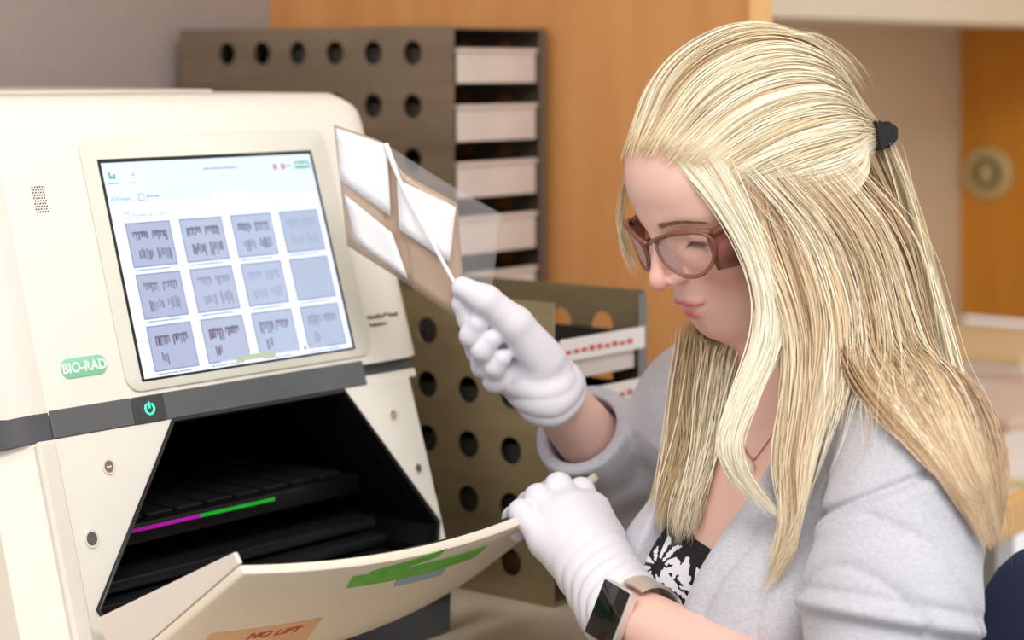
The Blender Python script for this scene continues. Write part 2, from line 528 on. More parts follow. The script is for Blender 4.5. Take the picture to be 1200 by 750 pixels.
# the head: a prism with rounded edges
def rounded_head():
    prof = []
    prof.append((b_face(ZB), ZB)); prof.append((b_face(TOPZ), TOPZ)); prof.append((BACK, TOPZ)); prof.append((BACK, ZB))
    bm = bmesh.new()
    prism(bm, [MB_(S0, b, z) for b, z in prof], u*(S1-S0))
    bmesh.ops.recalc_face_normals(bm, faces=bm.faces)
    bm.edges.ensure_lookup_table()
    def near(e, test): return all(test(v.co) for v in e.verts)
    front = lambda co: co.dot(n) > BACK+.1
    top = lambda co: co.z > TOPZ-.01
    rgt = lambda co: co.dot(u)-aO > S1-.01
    lft = lambda co: co.dot(u)-aO < S0+.01
    lay = bm.edges.layers.float.get('bevel_weight_edge') or bm.edges.layers.float.new('bevel_weight_edge')
    R = .05
    for e in bm.edges:
        if near(e, lambda c: front(c) and top(c)): e[lay] = .030/R
        elif near(e, lambda c: front(c) and rgt(c)): e[lay] = .050/R
        elif near(e, lambda c: top(c) and rgt(c)): e[lay] = .040/R
        elif near(e, lambda c: front(c) and lft(c)): e[lay] = .050/R
        elif near(e, lambda c: top(c) and lft(c)): e[lay] = .040/R
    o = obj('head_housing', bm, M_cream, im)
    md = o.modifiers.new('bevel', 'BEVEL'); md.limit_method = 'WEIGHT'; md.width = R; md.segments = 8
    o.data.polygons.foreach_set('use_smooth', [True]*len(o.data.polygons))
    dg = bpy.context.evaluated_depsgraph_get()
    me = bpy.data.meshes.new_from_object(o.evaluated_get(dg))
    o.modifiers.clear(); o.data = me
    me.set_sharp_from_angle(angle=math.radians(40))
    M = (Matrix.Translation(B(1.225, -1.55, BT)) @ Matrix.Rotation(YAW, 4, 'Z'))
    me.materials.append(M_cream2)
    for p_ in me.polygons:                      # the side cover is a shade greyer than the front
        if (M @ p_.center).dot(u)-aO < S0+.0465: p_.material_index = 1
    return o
rounded_head()
# rear lid seam: a slightly raised lid on top
bm = bmesh.new()
frame_box(bm, V(0, 0, 0), u, n, up, (aO+S0+.05, BACK+.03, TOPZ+.0002), (aO+S1-.07, BACK+.34, TOPZ+.003))
bevel_all(bm, .002, 2)
obj('top_lid', bm, M_cream2, im, 40)

def rr(s0, s1, t0, t1, r, w, k=6):
    """rounded rectangle in the front plane"""
    pts = []
    for (cs, ct, a0) in ((s1-r, t0+r, -math.pi/2), (s1-r, t1-r, 0), (s0+r, t1-r, math.pi/2), (s0+r, t0+r, math.pi)):
        for i in range(k+1):
            a_ = a0+i*math.pi/2/k
            pts.append(FP(cs+r*math.cos(a_), ct+r*math.sin(a_), w))
    return pts
def plate(name, s0, s1, t0, t1, r, w0, w1, m, parent, bev=0.0):
    bm = bmesh.new()
    prism(bm, rr(s0, s1, t0, t1, r, w0), wd*(w1-w0))
    if bev: bevel_all(bm, bev, 2, 60)
    return obj(name, bm, m, parent, 40)

# bezel, the black screen frame, and the screen
SC = (0.0, .246, 0.0, .18306)
bz = plate('bezel', -.018, .272, -.024, .1925, .014, .0002, .0026, M_bez, im, .0016)
scr = plate('screen_frame', SC[0]-.003, SC[1]+.0035, SC[2]-.0035, SC[3]+.002, .001, .0027, .0030, M_blk, im)
E_bg = emis('screen_pale_blue', (226,234,253), 1.0)
E_hd = emis('screen_header', (210,223,247), 1.0)
E_wh = emis('screen_white', (240, 244, 254), 1.0)
E_th = [emis('thumb_fill_a', (188, 197, 228)), emis('thumb_fill_b', (196, 205, 233)), emis('thumb_fill_c', (196, 208, 236)), emis('thumb_fill_d', (190, 204, 230))]
E_fr = emis('thumb_border', (150, 164, 206))
E_bd = [emis('band_dark', (122,118,146)), emis('band_mid', (138,140,170)), emis('band_soft', (162,168,200)), emis('band_faint', (178,188,218)), emis('band_red', (120, 60, 84))]
E_tx = emis('screen_text', (150,158,188))
E_gr = emis('screen_green', (116, 190, 168)); E_pu = emis('screen_purple', (178, 170, 226)); E_or = emis('screen_orange', (214, 168, 150)); E_ye = emis('screen_yellow_button', (206, 212, 182))
def flat(bm, s0, s1, t0, t1, w, mi=0, sk=0.0):
    f = bm.faces.new([bm.verts.new(FP(a, b, w)) for a, b in ((s0, t0), (s0, t1), (s1+sk, t1), (s1+sk, t0))]); f.material_index = mi
def slabf(bm, s0, s1, t0, t1, w0, w1, mi=0):
    frame_box(bm, O, u, vd, wd, (s0, t0, w0), (s1, t1, w1), mi)
bm = bmesh.new()
slabf(bm, SC[0], SC[1], SC[2], SC[3], .0029, .0032, 0)
slabf(bm, SC[0], SC[1], SC[2], .036, .0032, .00325, 1)
display = obj('display', bm, [E_bg, E_hd], scr)
bm = bmesh.new()
slabf(bm, .0265, .0365, .0065, .0205, .0033, .0034, 1)     # second tab
slabf(bm, .118, .160, .030, .038, .0033, .0034, 1)     # search box
slabf(bm, .085, .215, .1745, .182, .0033, .0034, 1)
slabf(bm, .103, .150, .1755, .1805, .0035, .0036, 2)   # button at the foot
for (a, b) in ((.196, 0), (.206, 0)): slabf(bm, a, a+.005, .008, .0135, .0033, .0034, 3)
slabf(bm, .0055, .0075, .008, .014, .0033, .0034, 4); slabf(bm, .0105, .0125, .010, .014, .0033, .0034, 4); slabf(bm, .0075, .0105, .0115, .014, .0033, .0034, 4)
for k in range(3): slabf(bm, .0290, .0340, .0085+k*.0022, .0096+k*.0022, .0035, .0036, 5)
slabf(bm, .0135, .0185, .0435, .0485, .0033, .0034, 6); slabf(bm, .0142, .0178, .0442, .0478, .0034, .0035, 1)
slabf(bm, .0330, .0390, .028, .034, .0033, .0034, 6); slabf(bm, .0337, .0383, .0287, .0333, .0034, .0035, 0)
for a in (.185, .205, .220): slabf(bm, a, a+.004, .1752, .1792, .0033, .0034, 6)
obj('icons', bm, [E_bg, E_wh, E_ye, E_or, E_gr, E_pu, E_fr], scr)['kind'] = 'stuff'
bm = bmesh.new()
prism(bm, rr(.2225, .2435, .0065, .0135, .003, .0033), wd*.0001); obj('logo_badge', bm, E_gr, scr)
text_mesh('BIO-RAD', .0046, FP(.233, .010, .0036), u, -vd, E_wh, 'lettering', scr, bold=.0001)
text_mesh('ACE Images', .0042, FP(.003, .0315, .0035), u, -vd, E_tx, 'lettering', scr, 'LEFT')
text_mesh('Thursday, July 10, 2014', .0042, FP(.0205, .0462, .0035), u, -vd, E_tx, 'lettering', scr, 'LEFT')
def dashes(bm, s0, s1, t, h, mi=0):
    s_ = s0
    while s_ < s1:
        l = random.uniform(.0012, .0034)
        slabf(bm, s_, min(s_+l, s1), t, t+h, .0034, .0035, mi); s_ += l+.0008
bm = bmesh.new()
dashes(bm, .112, .152, .0085, .0014); dashes(bm, .0415, .056, .030, .0014); dashes(bm, .003, .015, .0175, .0009); dashes(bm, .026, .034, .0175, .0009)
dashes(bm, .2115, .219, .0095, .0014)
obj('small_print', bm, E_tx, scr)['kind'] = 'stuff'
# twelve thumbnails of gels
TW, TH = .0490, .0385
kinds = [[('d', 0, 0), ('d', 1, 1), ('m', 0, 2), ('d', 1, 2)], ]
def thumbnail(i, j):
    s0 = .012+i*.0595; t0 = .0525+j*.0440
    fade = (0, 0, 1, 3) if j == 0 else ((1, 2, 3, 3) if j == 1 else (0, 0, 1, 2))
    k = fade[i]
    bm = bmesh.new()
    slabf(bm, s0, s0+TW, t0, t0+TH, .0033, .0034, 0)
    slabf(bm, s0+.0012, s0+TW-.0012, t0+.0012, t0+TH-.0012, .0034, .0035, 1)
    blocks = [(.006, .007, .017, .010), (.027, .007, .017, .010), (.009, .022, .016, .012), (.029, .021, .015, .013)]
    if j == 2: blocks = [(.007, .008, .017, .012), (.026, .008, .017, .010), (.011, .023, .008, .011)]
    if not (j == 1 and i == 3):
        for bi, (bs, bt, bw, bh) in enumerate(blocks):
            nb = 6 if bw > .01 else 3
            for q in range(nb):
                top_ = bt+random.uniform(0, bh*.25); bot = bt+bh*random.uniform(.55, 1)
                mi = 2 if (random.random() < .75) else 3
                if j == 2 and i < 2 and q == 1: mi = 4
                x = s0+bs+q*bw/nb
                slabf(bm, x, x+bw/nb*random.uniform(.45, .85), t0+top_, t0+bot, .0035, .0036, mi)
            if bi == 0 or bi == 1:
                slabf(bm, s0+bs, s0+bs+bw*.9, t0+bt+.001, t0+bt+.003, .0036, .0037, 2)
    o = obj('thumbnail', bm, [E_fr, E_th[i], E_bd[min(k, 3)], E_bd[min(k+1, 3)], E_bd[4]], scr)
    bm = bmesh.new()
    dashes(bm, s0+.003, s0+.040, t0+TH+.0016, .0012)
    obj('caption', bm, E_tx, scr)
for j in range(3):
    for i in range(4): thumbnail(i, j)

# speaker grille, logo pill, name print
bm = bmesh.new()
for q in range(5):
    for k in range(10):
        s_, t_ = -.0725+q*.0026+(k % 2)*.0010, .0165+k*.0023
        c = FP(s_, t_, .0004)
        bm.faces.new([bm.verts.new(c+u*.0008*math.cos(h)+vd*.0008*math.sin(h)) for h in np.linspace(0, 2*math.pi, 6, endpoint=False)])
g_ = obj('speaker_grille', bm, M_gdot, im)
pl_ = plate('logo_badge', -.0790, -.0335, .1575, .1735, .0075, .0001, .0009, M_logo, im, .0003)
text_mesh('BIO-RAD', .0112, FP(-.0562, .1657, .0012), u, -vd, M_logot, 'lettering', pl_, bold=.0004)
text_mesh('ChemiDoc\u2122 Touch', .0050, FP(.2765, .1580, .0002), u, -vd, M_txt, 'lettering', im, 'LEFT', depth=.0009, bold=.0001)
text_mesh('Imaging System', .0038, FP(.2772, .1650, .0002), u, -vd, M_txt, 'lettering', im, 'LEFT', depth=.0009)

# dark band below the screen, with the power button
def strip(name, s0, s1, t0, t1, w0, w1, m, parent, bev=.0006):
    bm = bmesh.new(); slabf(bm, s0, s1, t0, t1, w0, w1)
    if bev: bevel_all(bm, bev, 1)
    return obj(name, bm, m, parent)
strip('band', -.0985, -.0165, .1960, .2180, -.030, .0010, M_band, im)
strip('band', .0175, .257, .1960, .2185, -.030, .0010, M_band, im)
bm = bmesh.new()
prism(bm, [FP(a, .1968, w) for a, w in ((-.0990, .0006), (-.112, -.0005), (-.125, -.0050), (-.138, -.014), (-.1465, -.026), (-.1515, -.045), (-.1515, -.24), (-.13, -.24), (-.0990, -.06))], vd*.0222); bevel_all(bm, .0008, 1)
obj('band_wrap', bm, M_bandd, im, 40)
strip('band', .2575, .332, .1990, .2090, -.05, -.010, M_bandd, im)
pb = strip('power_button', -.0160, .0170, .1962, .2186, -.010, .0012, M_btn, im)
bm = bmesh.new()
pc = FP(.0005, .2072, .0015)
pts = [pc+u*.0045*math.sin(q)-vd*.0045*math.cos(q) for q in np.linspace(.6, 2*math.pi-.6, 20)]
tube(bm, pts, .00075, 6)
tube(bm, [pc-vd*.0055, pc-vd*.0005], .00075, 6)
obj('power_symbol', bm, M_glow, pb)

# lower body: face with the trapezoid opening, sides, cavity lining
TB = (O.z-BT-.002)/math.cos(TILT)             # bottom, on the bench
hexo = [(.0225, .2205), (.2245, .2205), (.3085, .353), (.300, .372), (.300, .42), (-.078, .42), (-.078, .372), (-.0890, .353)]
LS0, LS1, CH = -.112, .314, .030
def lower_face():
    bm = bmesh.new()
    out = [(LS0+.02, .2185), (LS1-.02, .2185), (LS1, .353), (LS1, .392), (LS1-.022, TB), (LS0+.022, TB), (LS0, .392), (LS0, .353)]
    vi = [bm.verts.new(FP(*p)) for p in hexo]; vo = [bm.verts.new(FP(*p)) for p in out]
    vb = [bm.verts.new(FP(p[0], p[1], -.012)) for p in hexo]
    vk = [bm.verts.new(FP(p[0], p[1], -.0123)-n*.345) for p in hexo]
    k = len(hexo)
    for i in range(k):
        bm.faces.new((vi[i], vo[i], vo[(i+1) % k], vi[(i+1) % k])).material_index = 2 if i in (3, 4, 5) else 0
        bm.faces.new((vi[i], vi[(i+1) % k], vb[(i+1) % k], vb[i])).material_index = 1
        bm.faces.new((vb[i], vb[(i+1) % k], vk[(i+1) % k], vk[i])).material_index = 1
    bm.faces.new(vk).material_index = 1
    c0 = bm.verts.new(FP(LS0, .2185)); c1 = bm.verts.new(FP(LS1, .2185))
    bm.faces.new((vo[0], c0, vo[7])); bm.faces.new((vo[1], vo[2], c1))
    def side(col, a, sgn):
        mid = [bm.verts.new(v.co+u*(sgn*CH)-n*CH) for v in col]
        bk = [bm.verts.new(MB_(a+sgn*CH, BACK+.01, v.co.z)) for v in col]
        for i in range(len(col)-1):
            
            for f in (bm.faces.new((col[i], col[i+1], mid[i+1], mid[i])), bm.faces.new((mid[i], mid[i+1], bk[i+1], bk[i]))): f.material_index = 2 if i == 2 else 0
        return mid, bk
    cl = [c0, vo[7], vo[6], vo[5]]; cr = [c1, vo[2], vo[3], vo[4]]
    ml, bl = side(cl, LS0, -1); mr, br = side(cr, LS1, 1)
    for i in range(3): bm.faces.new((bl[i], bl[i+1], br[i+1], br[i]))
    bm.faces.new((c0, vo[0], vo[1], c1, mr[0], br[0], bl[0], ml[0]))
    bm.faces.new((vo[5], vo[4], mr[3], br[3], bl[3], ml[3]))
    return obj('lower_housing', bm, [M_cream, M_blk, M_blk2], im)
lower_face()
# pale corner rail at the left edge of the lower front, and the neck under the head
strip('corner_rail', LS0-.004, LS0+.014, .2190, .392, -.020, .0030, M_cream2, im, .0025)
strip('head_underside', .256, .330, .2100, .2180, -.10, -.004, M_cream, im, .001)
# thin black gasket around the opening
bm = bmesh.new()
tube(bm, [FP(p[0], p[1], .0012) for p in hexo], .0022, 6, closed=True)
obj('gasket', bm, M_blk2, im, True)
# screws in the lower face
for (s_, t_, r_, m_) in ((-.051, .247, .0050, M_bolt), (-.081, .299, .0056, M_hole), (.282, .250, .0042, M_bolt), (.299, .302, .0042, M_hole)):
    bm = bmesh.new(); ctr = FP(s_, t_, 0)
    prev = None
    for (rr_, w_) in ((r_*1.35, .0002), (r_*1.3, .0010), (r_, .0010), (r_*.95, .0003)):
        ring = [bm.verts.new(ctr+u*rr_*math.cos(h)+vd*rr_*math.sin(h)+wd*w_) for h in np.linspace(0, 2*math.pi, 18, endpoint=False)]
        if prev:
            for q in range(18): bm.faces.new((prev[q], prev[(q+1) % 18], ring[(q+1) % 18], ring[q])).material_index = 0
        prev = ring
    f = bm.faces.new(prev); f.material_index = 1
    if m_ is M_bolt: frame_box(bm, ctr, u, vd, wd, (-r_*.5, -r_*.12, .0003), (r_*.5, r_*.12, .0006), 0)
    obj('screw', bm, [M_cream2, m_], im)

# the drawer: a stage and steps inside the opening
dr = B(aO, 0, 0)
def dbox(name, s0, s1, b0, b1, z0, z1, m, parent, bev=.002):
    bm = bmesh.new(); frame_box(bm, V(0, 0, 0), u, n, up, (aO+s0, b0, z0), (aO+s1, b1, z1))
    if bev: bevel_all(bm, bev, 2)
    return obj(name, bm, m, parent, 40)
M_stage = mat('stage_black', (16, 16, 17), .35)
M_vio = mat('violet_strip', (190, 20, 180), .5, emit=((150, 20, 150), .12))
M_grn = mat('green_strip', (30, 190, 50), .5, emit=((30, 160, 50), .12))
st_ = dbox('sample_stage', -.040, .270, -1.60, -1.300, .878, .896, M_stage, im, .003)
for q in range(6): dbox('step', -.062, .285, -1.62, -1.293+.012*q, .845-.014*q, .855-.014*q, M_blk2, im, .002)
strip_z = .8805
dbox('violet_strip', -.034, .072, -1.3025, -1.2985, .8890, .8918, M_vio, st_, 0)
dbox('green_strip', .0725, .160, -1.3025, -1.2985, .8890, .8918, M_grn, st_, 0)
for q in range(9):
    dbox('stage_rib', -.045+q*.034, -.017+q*.034, -1.55, -1.31, .8962, .899, M_blk2, st_, .001)

# the drop-down drawer front: a bowed panel hinged at the bottom, tilted out
def edge_pt(k, drop, thick, half=.213):
    """k -1..1 along the panel, drop down the panel from its top edge, thick: 0 outer face, inwards positive"""
    return None
DW, DL, DTH = .430, .30, .008
top_l = P(286, 673, 1.452)
top_r = P(703, 562, 1.785)
ddir = (-n*.80-up*.60).normalized()           # down the panel
dn = (n*.60-up*.80).normalized()              # out of the panel (faces down and out)
chord = (top_r-top_l)
bow = n*.020-up*.016
def dpt(k, d, th):
    x = (k+1)/2
    wid = 1.0
    return top_l+chord*x+bow*(1-k*k)+ddir*d-dn*th
bm = bmesh.new()
NK, ND = 24, 8
g = [[[bm.verts.new(dpt(-1+2*i/NK, DL*.55*j/ND, th)) for i in range(NK+1)] for j in range(ND+1)] for th in (0, DTH)]
for j in range(ND):
    for i in range(NK):
        bm.faces.new((g[0][j][i], g[0][j][i+1], g[0][j+1][i+1], g[0][j+1][i]))
        f = bm.faces.new((g[1][j][i], g[1][j+1][i], g[1][j+1][i+1], g[1][j][i+1])); f.material_index = 1
for i in range(NK):
    bm.faces.new((g[0][0][i], g[1][0][i], g[1][0][i+1], g[0][0][i+1])); bm.faces.new((g[0][ND][i], g[0][ND][i+1], g[1][ND][i+1], g[1][ND][i]))
for j in range(ND):
    bm.faces.new((g[0][j][0], g[0][j+1][0], g[1][j+1][0], g[1][j][0])); bm.faces.new((g[0][j][NK], g[1][j][NK], g[1][j+1][NK], g[0][j+1][NK]))
bevel_all(bm, .002, 2, 50)
M_door = mat('drawer_front_cream', (236, 226, 208), .4)
M_tape = mat('green_tape', (104, 200, 66), .5, var=(84, 180, 50), vscale=90)
M_tapeb = mat('blue_tape', (150, 182, 206), .5)
M_tapeo = mat('tan_sticker', (226, 182, 140), .5)
M_tred = mat('red_lettering', (204, 60, 40), .5)
dd = obj('drawer_front', bm, [M_door, M_blk2], im, 40)
# the side flange (pale, towards the camera) is the end of the panel's inner frame
bm = bmesh.new()
cn = chord.normalized()
fl = [dpt(-1, 0, .0082), dpt(-1, .165, .0082), dpt(-1, .165, .050), dpt(-1, 0, .0175)]
prism(bm, fl, cn*.004)
bevel_all(bm, .0012, 2)
obj('drawer_flange', bm, M_cream2, dd)
bm = bmesh.new()
rows = []
for i in range(NK+1):
    k0 = -.975+1.955*i/NK
    rows.append([bm.verts.new(dpt(k0, d, th)) for d, th in ((.005, .0083), (.16, .0083), (.16, .012), (.010, .012))])
for i in range(NK):
    for e in range(4): bm.faces.new((rows[i][e], rows[i][(e+1) % 4], rows[i+1][(e+1) % 4], rows[i+1][e]))
bm.faces.new(rows[0]); bm.faces.new(rows[-1])
obj('inner_liner', bm, M_blk2, dd)
# tape and sticker on the panel: quads given by their corner (k, d)
def door_uv(x, y):
    """(k, d) on the outer face seen at (x, y)"""
    d_ = V((x-600)/F, 1, (HZ-y)/F); c0 = V(0, 0, CZ)
    k, d = 0.0, .05
    for _ in range(60):
        p = dpt(k, d, 0)-c0
        e1, e2 = x-(600+F*p.x/p.y), y-(HZ-F*p.z/p.y)
        h = 1e-4
        pk, pd = dpt(k+h, d, 0)-c0, dpt(k, d+h, 0)-c0
        J = np.array([[(600+F*pk.x/pk.y)-(600+F*p.x/p.y), (600+F*pd.x/pd.y)-(600+F*p.x/p.y)], [(HZ-F*pk.z/pk.y)-(HZ-F*p.z/p.y), (HZ-F*pd.z/pd.y)-(HZ-F*p.z/p.y)]])/h
        s_ = np.linalg.solve(J, [e1, e2]); k += float(np.clip(s_[0], -.3, .3)); d += float(np.clip(s_[1], -.05, .05))
    return k, d
def sticker(name, px, m, lift, parent, N=8):
    kd = [door_uv(*p) for p in px]
    bm = bmesh.new(); rows = []
    for i in range(N+1):
        f = i/N
        a_ = [kd[0][c]*(1-f)+kd[1][c]*f for c in (0, 1)]; b_ = [kd[3][c]*(1-f)+kd[2][c]*f for c in (0, 1)]
        rows.append((bm.verts.new(dpt(a_[0], a_[1], -lift)), bm.verts.new(dpt(b_[0], b_[1], -lift)), bm.verts.new(dpt(a_[0], a_[1], -.0001)), bm.verts.new(dpt(b_[0], b_[1], -.0001))))
    for i in range(N):
        A_, B_ = rows[i], rows[i+1]
        bm.faces.new((A_[0], B_[0], B_[1], A_[1])); bm.faces.new((A_[0], A_[2], B_[2], B_[0])); bm.faces.new((A_[1], B_[1], B_[3], A_[3]))
    bm.faces.new((rows[0][0], rows[0][1], rows[0][3], rows[0][2])); bm.faces.new((rows[-1][0], rows[-1][2], rows[-1][3], rows[-1][1]))
    return obj(name, bm, m, parent)
sticker('tape', [(436, 669), (524, 642), (513, 652), (424, 680)], M_tape, .0005, dd)['label'] = 'short green tape'
sticker('tape', [(468, 673), (530, 656), (517, 673), (461, 687)], M_tapeb, .0005, dd)['label'] = 'pale blue tape'
sticker('tape', [(414, 675), (570, 639), (556, 652), (406, 688)], M_tape, .0010, dd)['label'] = 'long green tape'
sk = sticker('sticker', [(247, 742), (378, 723), (352, 760), (215, 780)], M_tapeo, .0005, dd); sk['label'] = 'tan sticker with red lettering'
k0, d0 = door_uv(322, 741)
pc = dpt(k0, d0, -.0008); ax = (dpt(k0+.02, d0, 0)-dpt(k0-.02, d0, 0)).normalized(); ay = -(ddir-ax*ddir.dot(ax)).normalized()
ay_im = (P(331, 733, 1.5)-P(322, 745, 1.5))
text_mesh('NO LIFT', .014, pc, ax, ay, M_tred, 'lettering', sk, bold=.0003)
# ---------------------------------------------------------------- smooth solid modelling: distance fields turned into meshes
f32 = np.float32
def _v(p): return np.array(tuple(p), f32)
def sphere(p, c, r): return np.linalg.norm(p-_v(c), axis=1)-f32(r)
def ellip(p, c, r, R=None):
    q = p-_v(c)
    if R is not None: q = q @ R
    r = _v(r)
    k0 = np.linalg.norm(q/r, axis=1); k1 = np.linalg.norm(q/(r*r), axis=1)+f32(1e-9)
    return k0*(k0-1)/k1
def cone(p, a, b, ra, rb):
    a, b = _v(a), _v(b); d = b-a
    q = p-a
    t = np.clip((q@d)/f32(d@d+1e-12), 0, 1)
    return np.linalg.norm(q-t[:, None]*d, axis=1)-(f32(ra)+(f32(rb)-f32(ra))*t)
def chain(p, pts, rs, k=0.0):
    d = None
    for i in range(len(pts)-1):
        e = cone(p, pts[i], pts[i+1], rs[i], rs[i+1])
        d = e if d is None else (smin(d, e, k) if k else np.minimum(d, e))
    return d
def smin(a, b, k):
    h = np.clip(k-np.abs(a-b), 0, None)/f32(k)
    return np.minimum(a, b)-h*h*f32(k*.25)
def smax(a, b, k): return -smin(-a, -b, k)
def sub(a, b, k=.002): return smax(a, -b, k)

def mesh_sdf(f, lo, hi, vox, blk=8, newton=2, chunk=220, reach=1.25):
    """sparse surface nets of f over the box lo..hi; returns vertices and quads"""
    lo = np.array(lo, float); hi = np.array(hi, float)
    nb = np.ceil((hi-lo)/(vox*blk)).astype(int)
    idx = np.stack(np.meshgrid(*[np.arange(k) for k in nb], indexing='ij'), -1).reshape(-1, 3)
    ctr = (lo+(idx+.5)*vox*blk).astype(f32)
    d = np.concatenate([f(ctr[i:i+200000]) for i in range(0, len(ctr), 200000)])
    idx = idx[np.abs(d) < vox*blk*.87*reach+.004]
    G = nb*blk+2
    n1 = blk+1
    loc = np.stack(np.meshgrid(*[np.arange(n1)]*3, indexing='ij'), -1).reshape(-1, 3)
    cell_id, cell_v, quads = [], [], []
    def gid(ijk): return ((ijk[..., 0].astype(np.int64)+1)*(G[1]+2)+ijk[..., 1]+1)*(G[2]+2)+ijk[..., 2]+1
    corners = [(a, b, c) for a in (0, 1) for b in (0, 1) for c in (0, 1)]
    edges = [(i, j) for i in range(8) for j in range(i+1, 8) if sum(abs(corners[i][q]-corners[j][q]) for q in range(3)) == 1]
    for s in range(0, len(idx), chunk):
        ib = idx[s:s+chunk]*blk
        ijk = ib[:, None, :]+loc[None]
        pts = (lo+ijk*vox).astype(f32)
        D = f(pts.reshape(-1, 3)).reshape(len(ib), n1, n1, n1)
        sg = D < 0
        if not sg.any() or sg.all(): continue
        cs = np.stack([D[:, a:a+blk, b:b+blk, c:c+blk] for a, b, c in corners], -1)
        ss = cs < 0
        act = ss.any(-1) & ~ss.all(-1)
        w = np.nonzero(act)
        if len(w[0]):
            cd = cs[w]; sd = ss[w]
            acc = np.zeros((len(cd), 3)); cnt = np.zeros(len(cd))
            for i, j in edges:
                m = sd[:, i] != sd[:, j]
                t = np.where(m, cd[:, i]/np.where(m, cd[:, i]-cd[:, j], 1), 0)
                pi, pj = np.array(corners[i]), np.array(corners[j])
                acc += np.where(m[:, None], pi+(pj-pi)*t[:, None], 0); cnt += m
            base = ib[w[0]]+np.stack(w[1:], -1)
            cell_id.append(gid(base)); cell_v.append(lo+(base+acc/cnt[:, None])*vox)
        for ax in range(3):
            sl0 = [slice(None), slice(0, blk), slice(0, blk), slice(0, blk)]
            sl1 = list(sl0); sl1[ax+1] = slice(1, blk+1)
            a, b = sg[tuple(sl0)], sg[tuple(sl1)]
            w = np.nonzero(a != b)
            if not len(w[0]): continue
            base = ib[w[0]]+np.stack(w[1:], -1)
            e1 = np.zeros(3, int); e2 = np.zeros(3, int)
            e1[(ax+1) % 3] = 1; e2[(ax+2) % 3] = 1
            q = np.stack([gid(base), gid(base-e1), gid(base-e1-e2), gid(base-e2)], -1)
            fl = ~a[w]
            q[fl] = q[fl][:, ::-1]
            quads.append(q)
    ids = np.concatenate(cell_id); vs_ = np.concatenate(cell_v); quads = np.concatenate(quads)
    o = np.argsort(ids); ids = ids[o]; vs_ = vs_[o]
    k = np.searchsorted(ids, quads); k = np.clip(k, 0, len(ids)-1)
    ok = (ids[k] == quads).all(1)
    k = k[ok]
    p = vs_.astype(f32)
    h = f32(vox*.35)
    for _ in range(newton):
        for c in range(0, len(p), 150000):
            pc = p[c:c+150000]
            d0 = f(pc)
            g = np.stack([f(pc+np.eye(3, dtype=f32)[i]*h)-d0 for i in range(3)], -1)/h
            st = np.clip(d0/np.maximum((g*g).sum(1), .2), -vox*.6, vox*.6)
            p[c:c+150000] = pc-g*st[:, None]
    # tidy: drop small loose shells
    par = np.arange(len(p))
    for _ in range(60):
        m = par[k].min(1)
        new = par.copy()
        for c in range(4): np.minimum.at(new, k[:, c], m)
        new = new[new]
        if (new == par).all(): break
        par = new
    while True:
        nw = par[par]
        if (nw == par).all(): break
        par = nw
    r, c = np.unique(par[k[:, 0]], return_counts=True)
    if len(r) > 1:
        keep = r[c > .03*c.sum()]
        k = k[np.isin(par[k[:, 0]], keep)]
    used = np.unique(k); mp_ = np.full(len(p), -1); mp_[used] = np.arange(len(used))
    return p[used], mp_[k]

def wob(p, f, ph=0.0):
    """soft irregular waves in [-1, 1]"""
    x, y, z = p[:, 0]*f, p[:, 1]*f, p[:, 2]*f
    return (np.sin(x+1.7*np.sin(y*.7+ph)+ph)+np.sin(y*1.1+1.9*np.sin(z*.8+ph*2)+2*ph)+np.sin(z*.9+1.6*np.sin(x*.9)+3*ph))/3
def vnoise(p, f, seed=0):
    """value noise"""
    q = p*f32(f)+f32(seed*17.3); i = np.floor(q).astype(np.int64); t = q-i; t = t*t*(3-2*t)
    def hsh(a, b, c):
        h = (a*73856093) ^ (b*19349663) ^ (c*83492791) ^ (seed*2654435)
        h = (h ^ (h >> 13))*1274126177
        return ((h ^ (h >> 16)) & 0xffff).astype(f32)/32767.5-1
    r = 0
    for a in (0, 1):
        for b in (0, 1):
            for c in (0, 1):
                r = r+hsh(i[:, 0]+a, i[:, 1]+b, i[:, 2]+c)*(t[:, 0] if a else 1-t[:, 0])*(t[:, 1] if b else 1-t[:, 1])*(t[:, 2] if c else 1-t[:, 2])
    return r
def set_tone(o, name, vals):
    a = o.data.attributes.new(name, 'FLOAT', 'POINT')
    a.data.foreach_set('value', np.ascontiguousarray(vals, np.float32))
# ---------------------------------------------------------------- the woman
def npv(*a): return np.array(a, float)
def PP(x, y, D): return np.array(tuple(P(x, y, D)))
# head frame: columns left, forward, up
psi, phi, roll = math.radians(28), math.radians(27), math.radians(0)
fh_ = npv(-math.cos(psi), -math.sin(psi), 0)
hf = fh_*math.cos(phi)+npv(0, 0, -math.sin(phi))
hu = fh_*math.sin(phi)+npv(0, 0, math.cos(phi))
hl = np.cross(hu, hf)
HR = np.stack([hl, hf, hu], 1)
HS = .965                                      # head scale
HO = PP(761, 338, 1.632)-HR@(npv(0, .118, -.018)*HS)
def H(x, y, z): return HO+HR@(npv(x, y, z)*HS)
def tohead(p): return ((p-HO.astype(f32))@HR.astype(f32)/f32(HS)).astype(f32)
def todir(d): return HR@npv(*d)

# torso frame
SL, SR = npv(.304, 1.545, .985), npv(.168, 1.800, .985)
TO = (SL+SR)/2
tl = (SL-SR)/np.linalg.norm(SL-SR)
tf = np.cross(tl, npv(0, 0, 1)); tf = np.cross(npv(0, 0, 1), tl)*1.0
if tf[0] > 0: tf = -tf
TR_ = np.stack([tl, tf, npv(0, 0, 1)], 1)
def T(x, y, z): return TO+TR_@npv(x, y, z)
def totor(p): return ((p-TO.astype(f32))@TR_.astype(f32)).astype(f32)

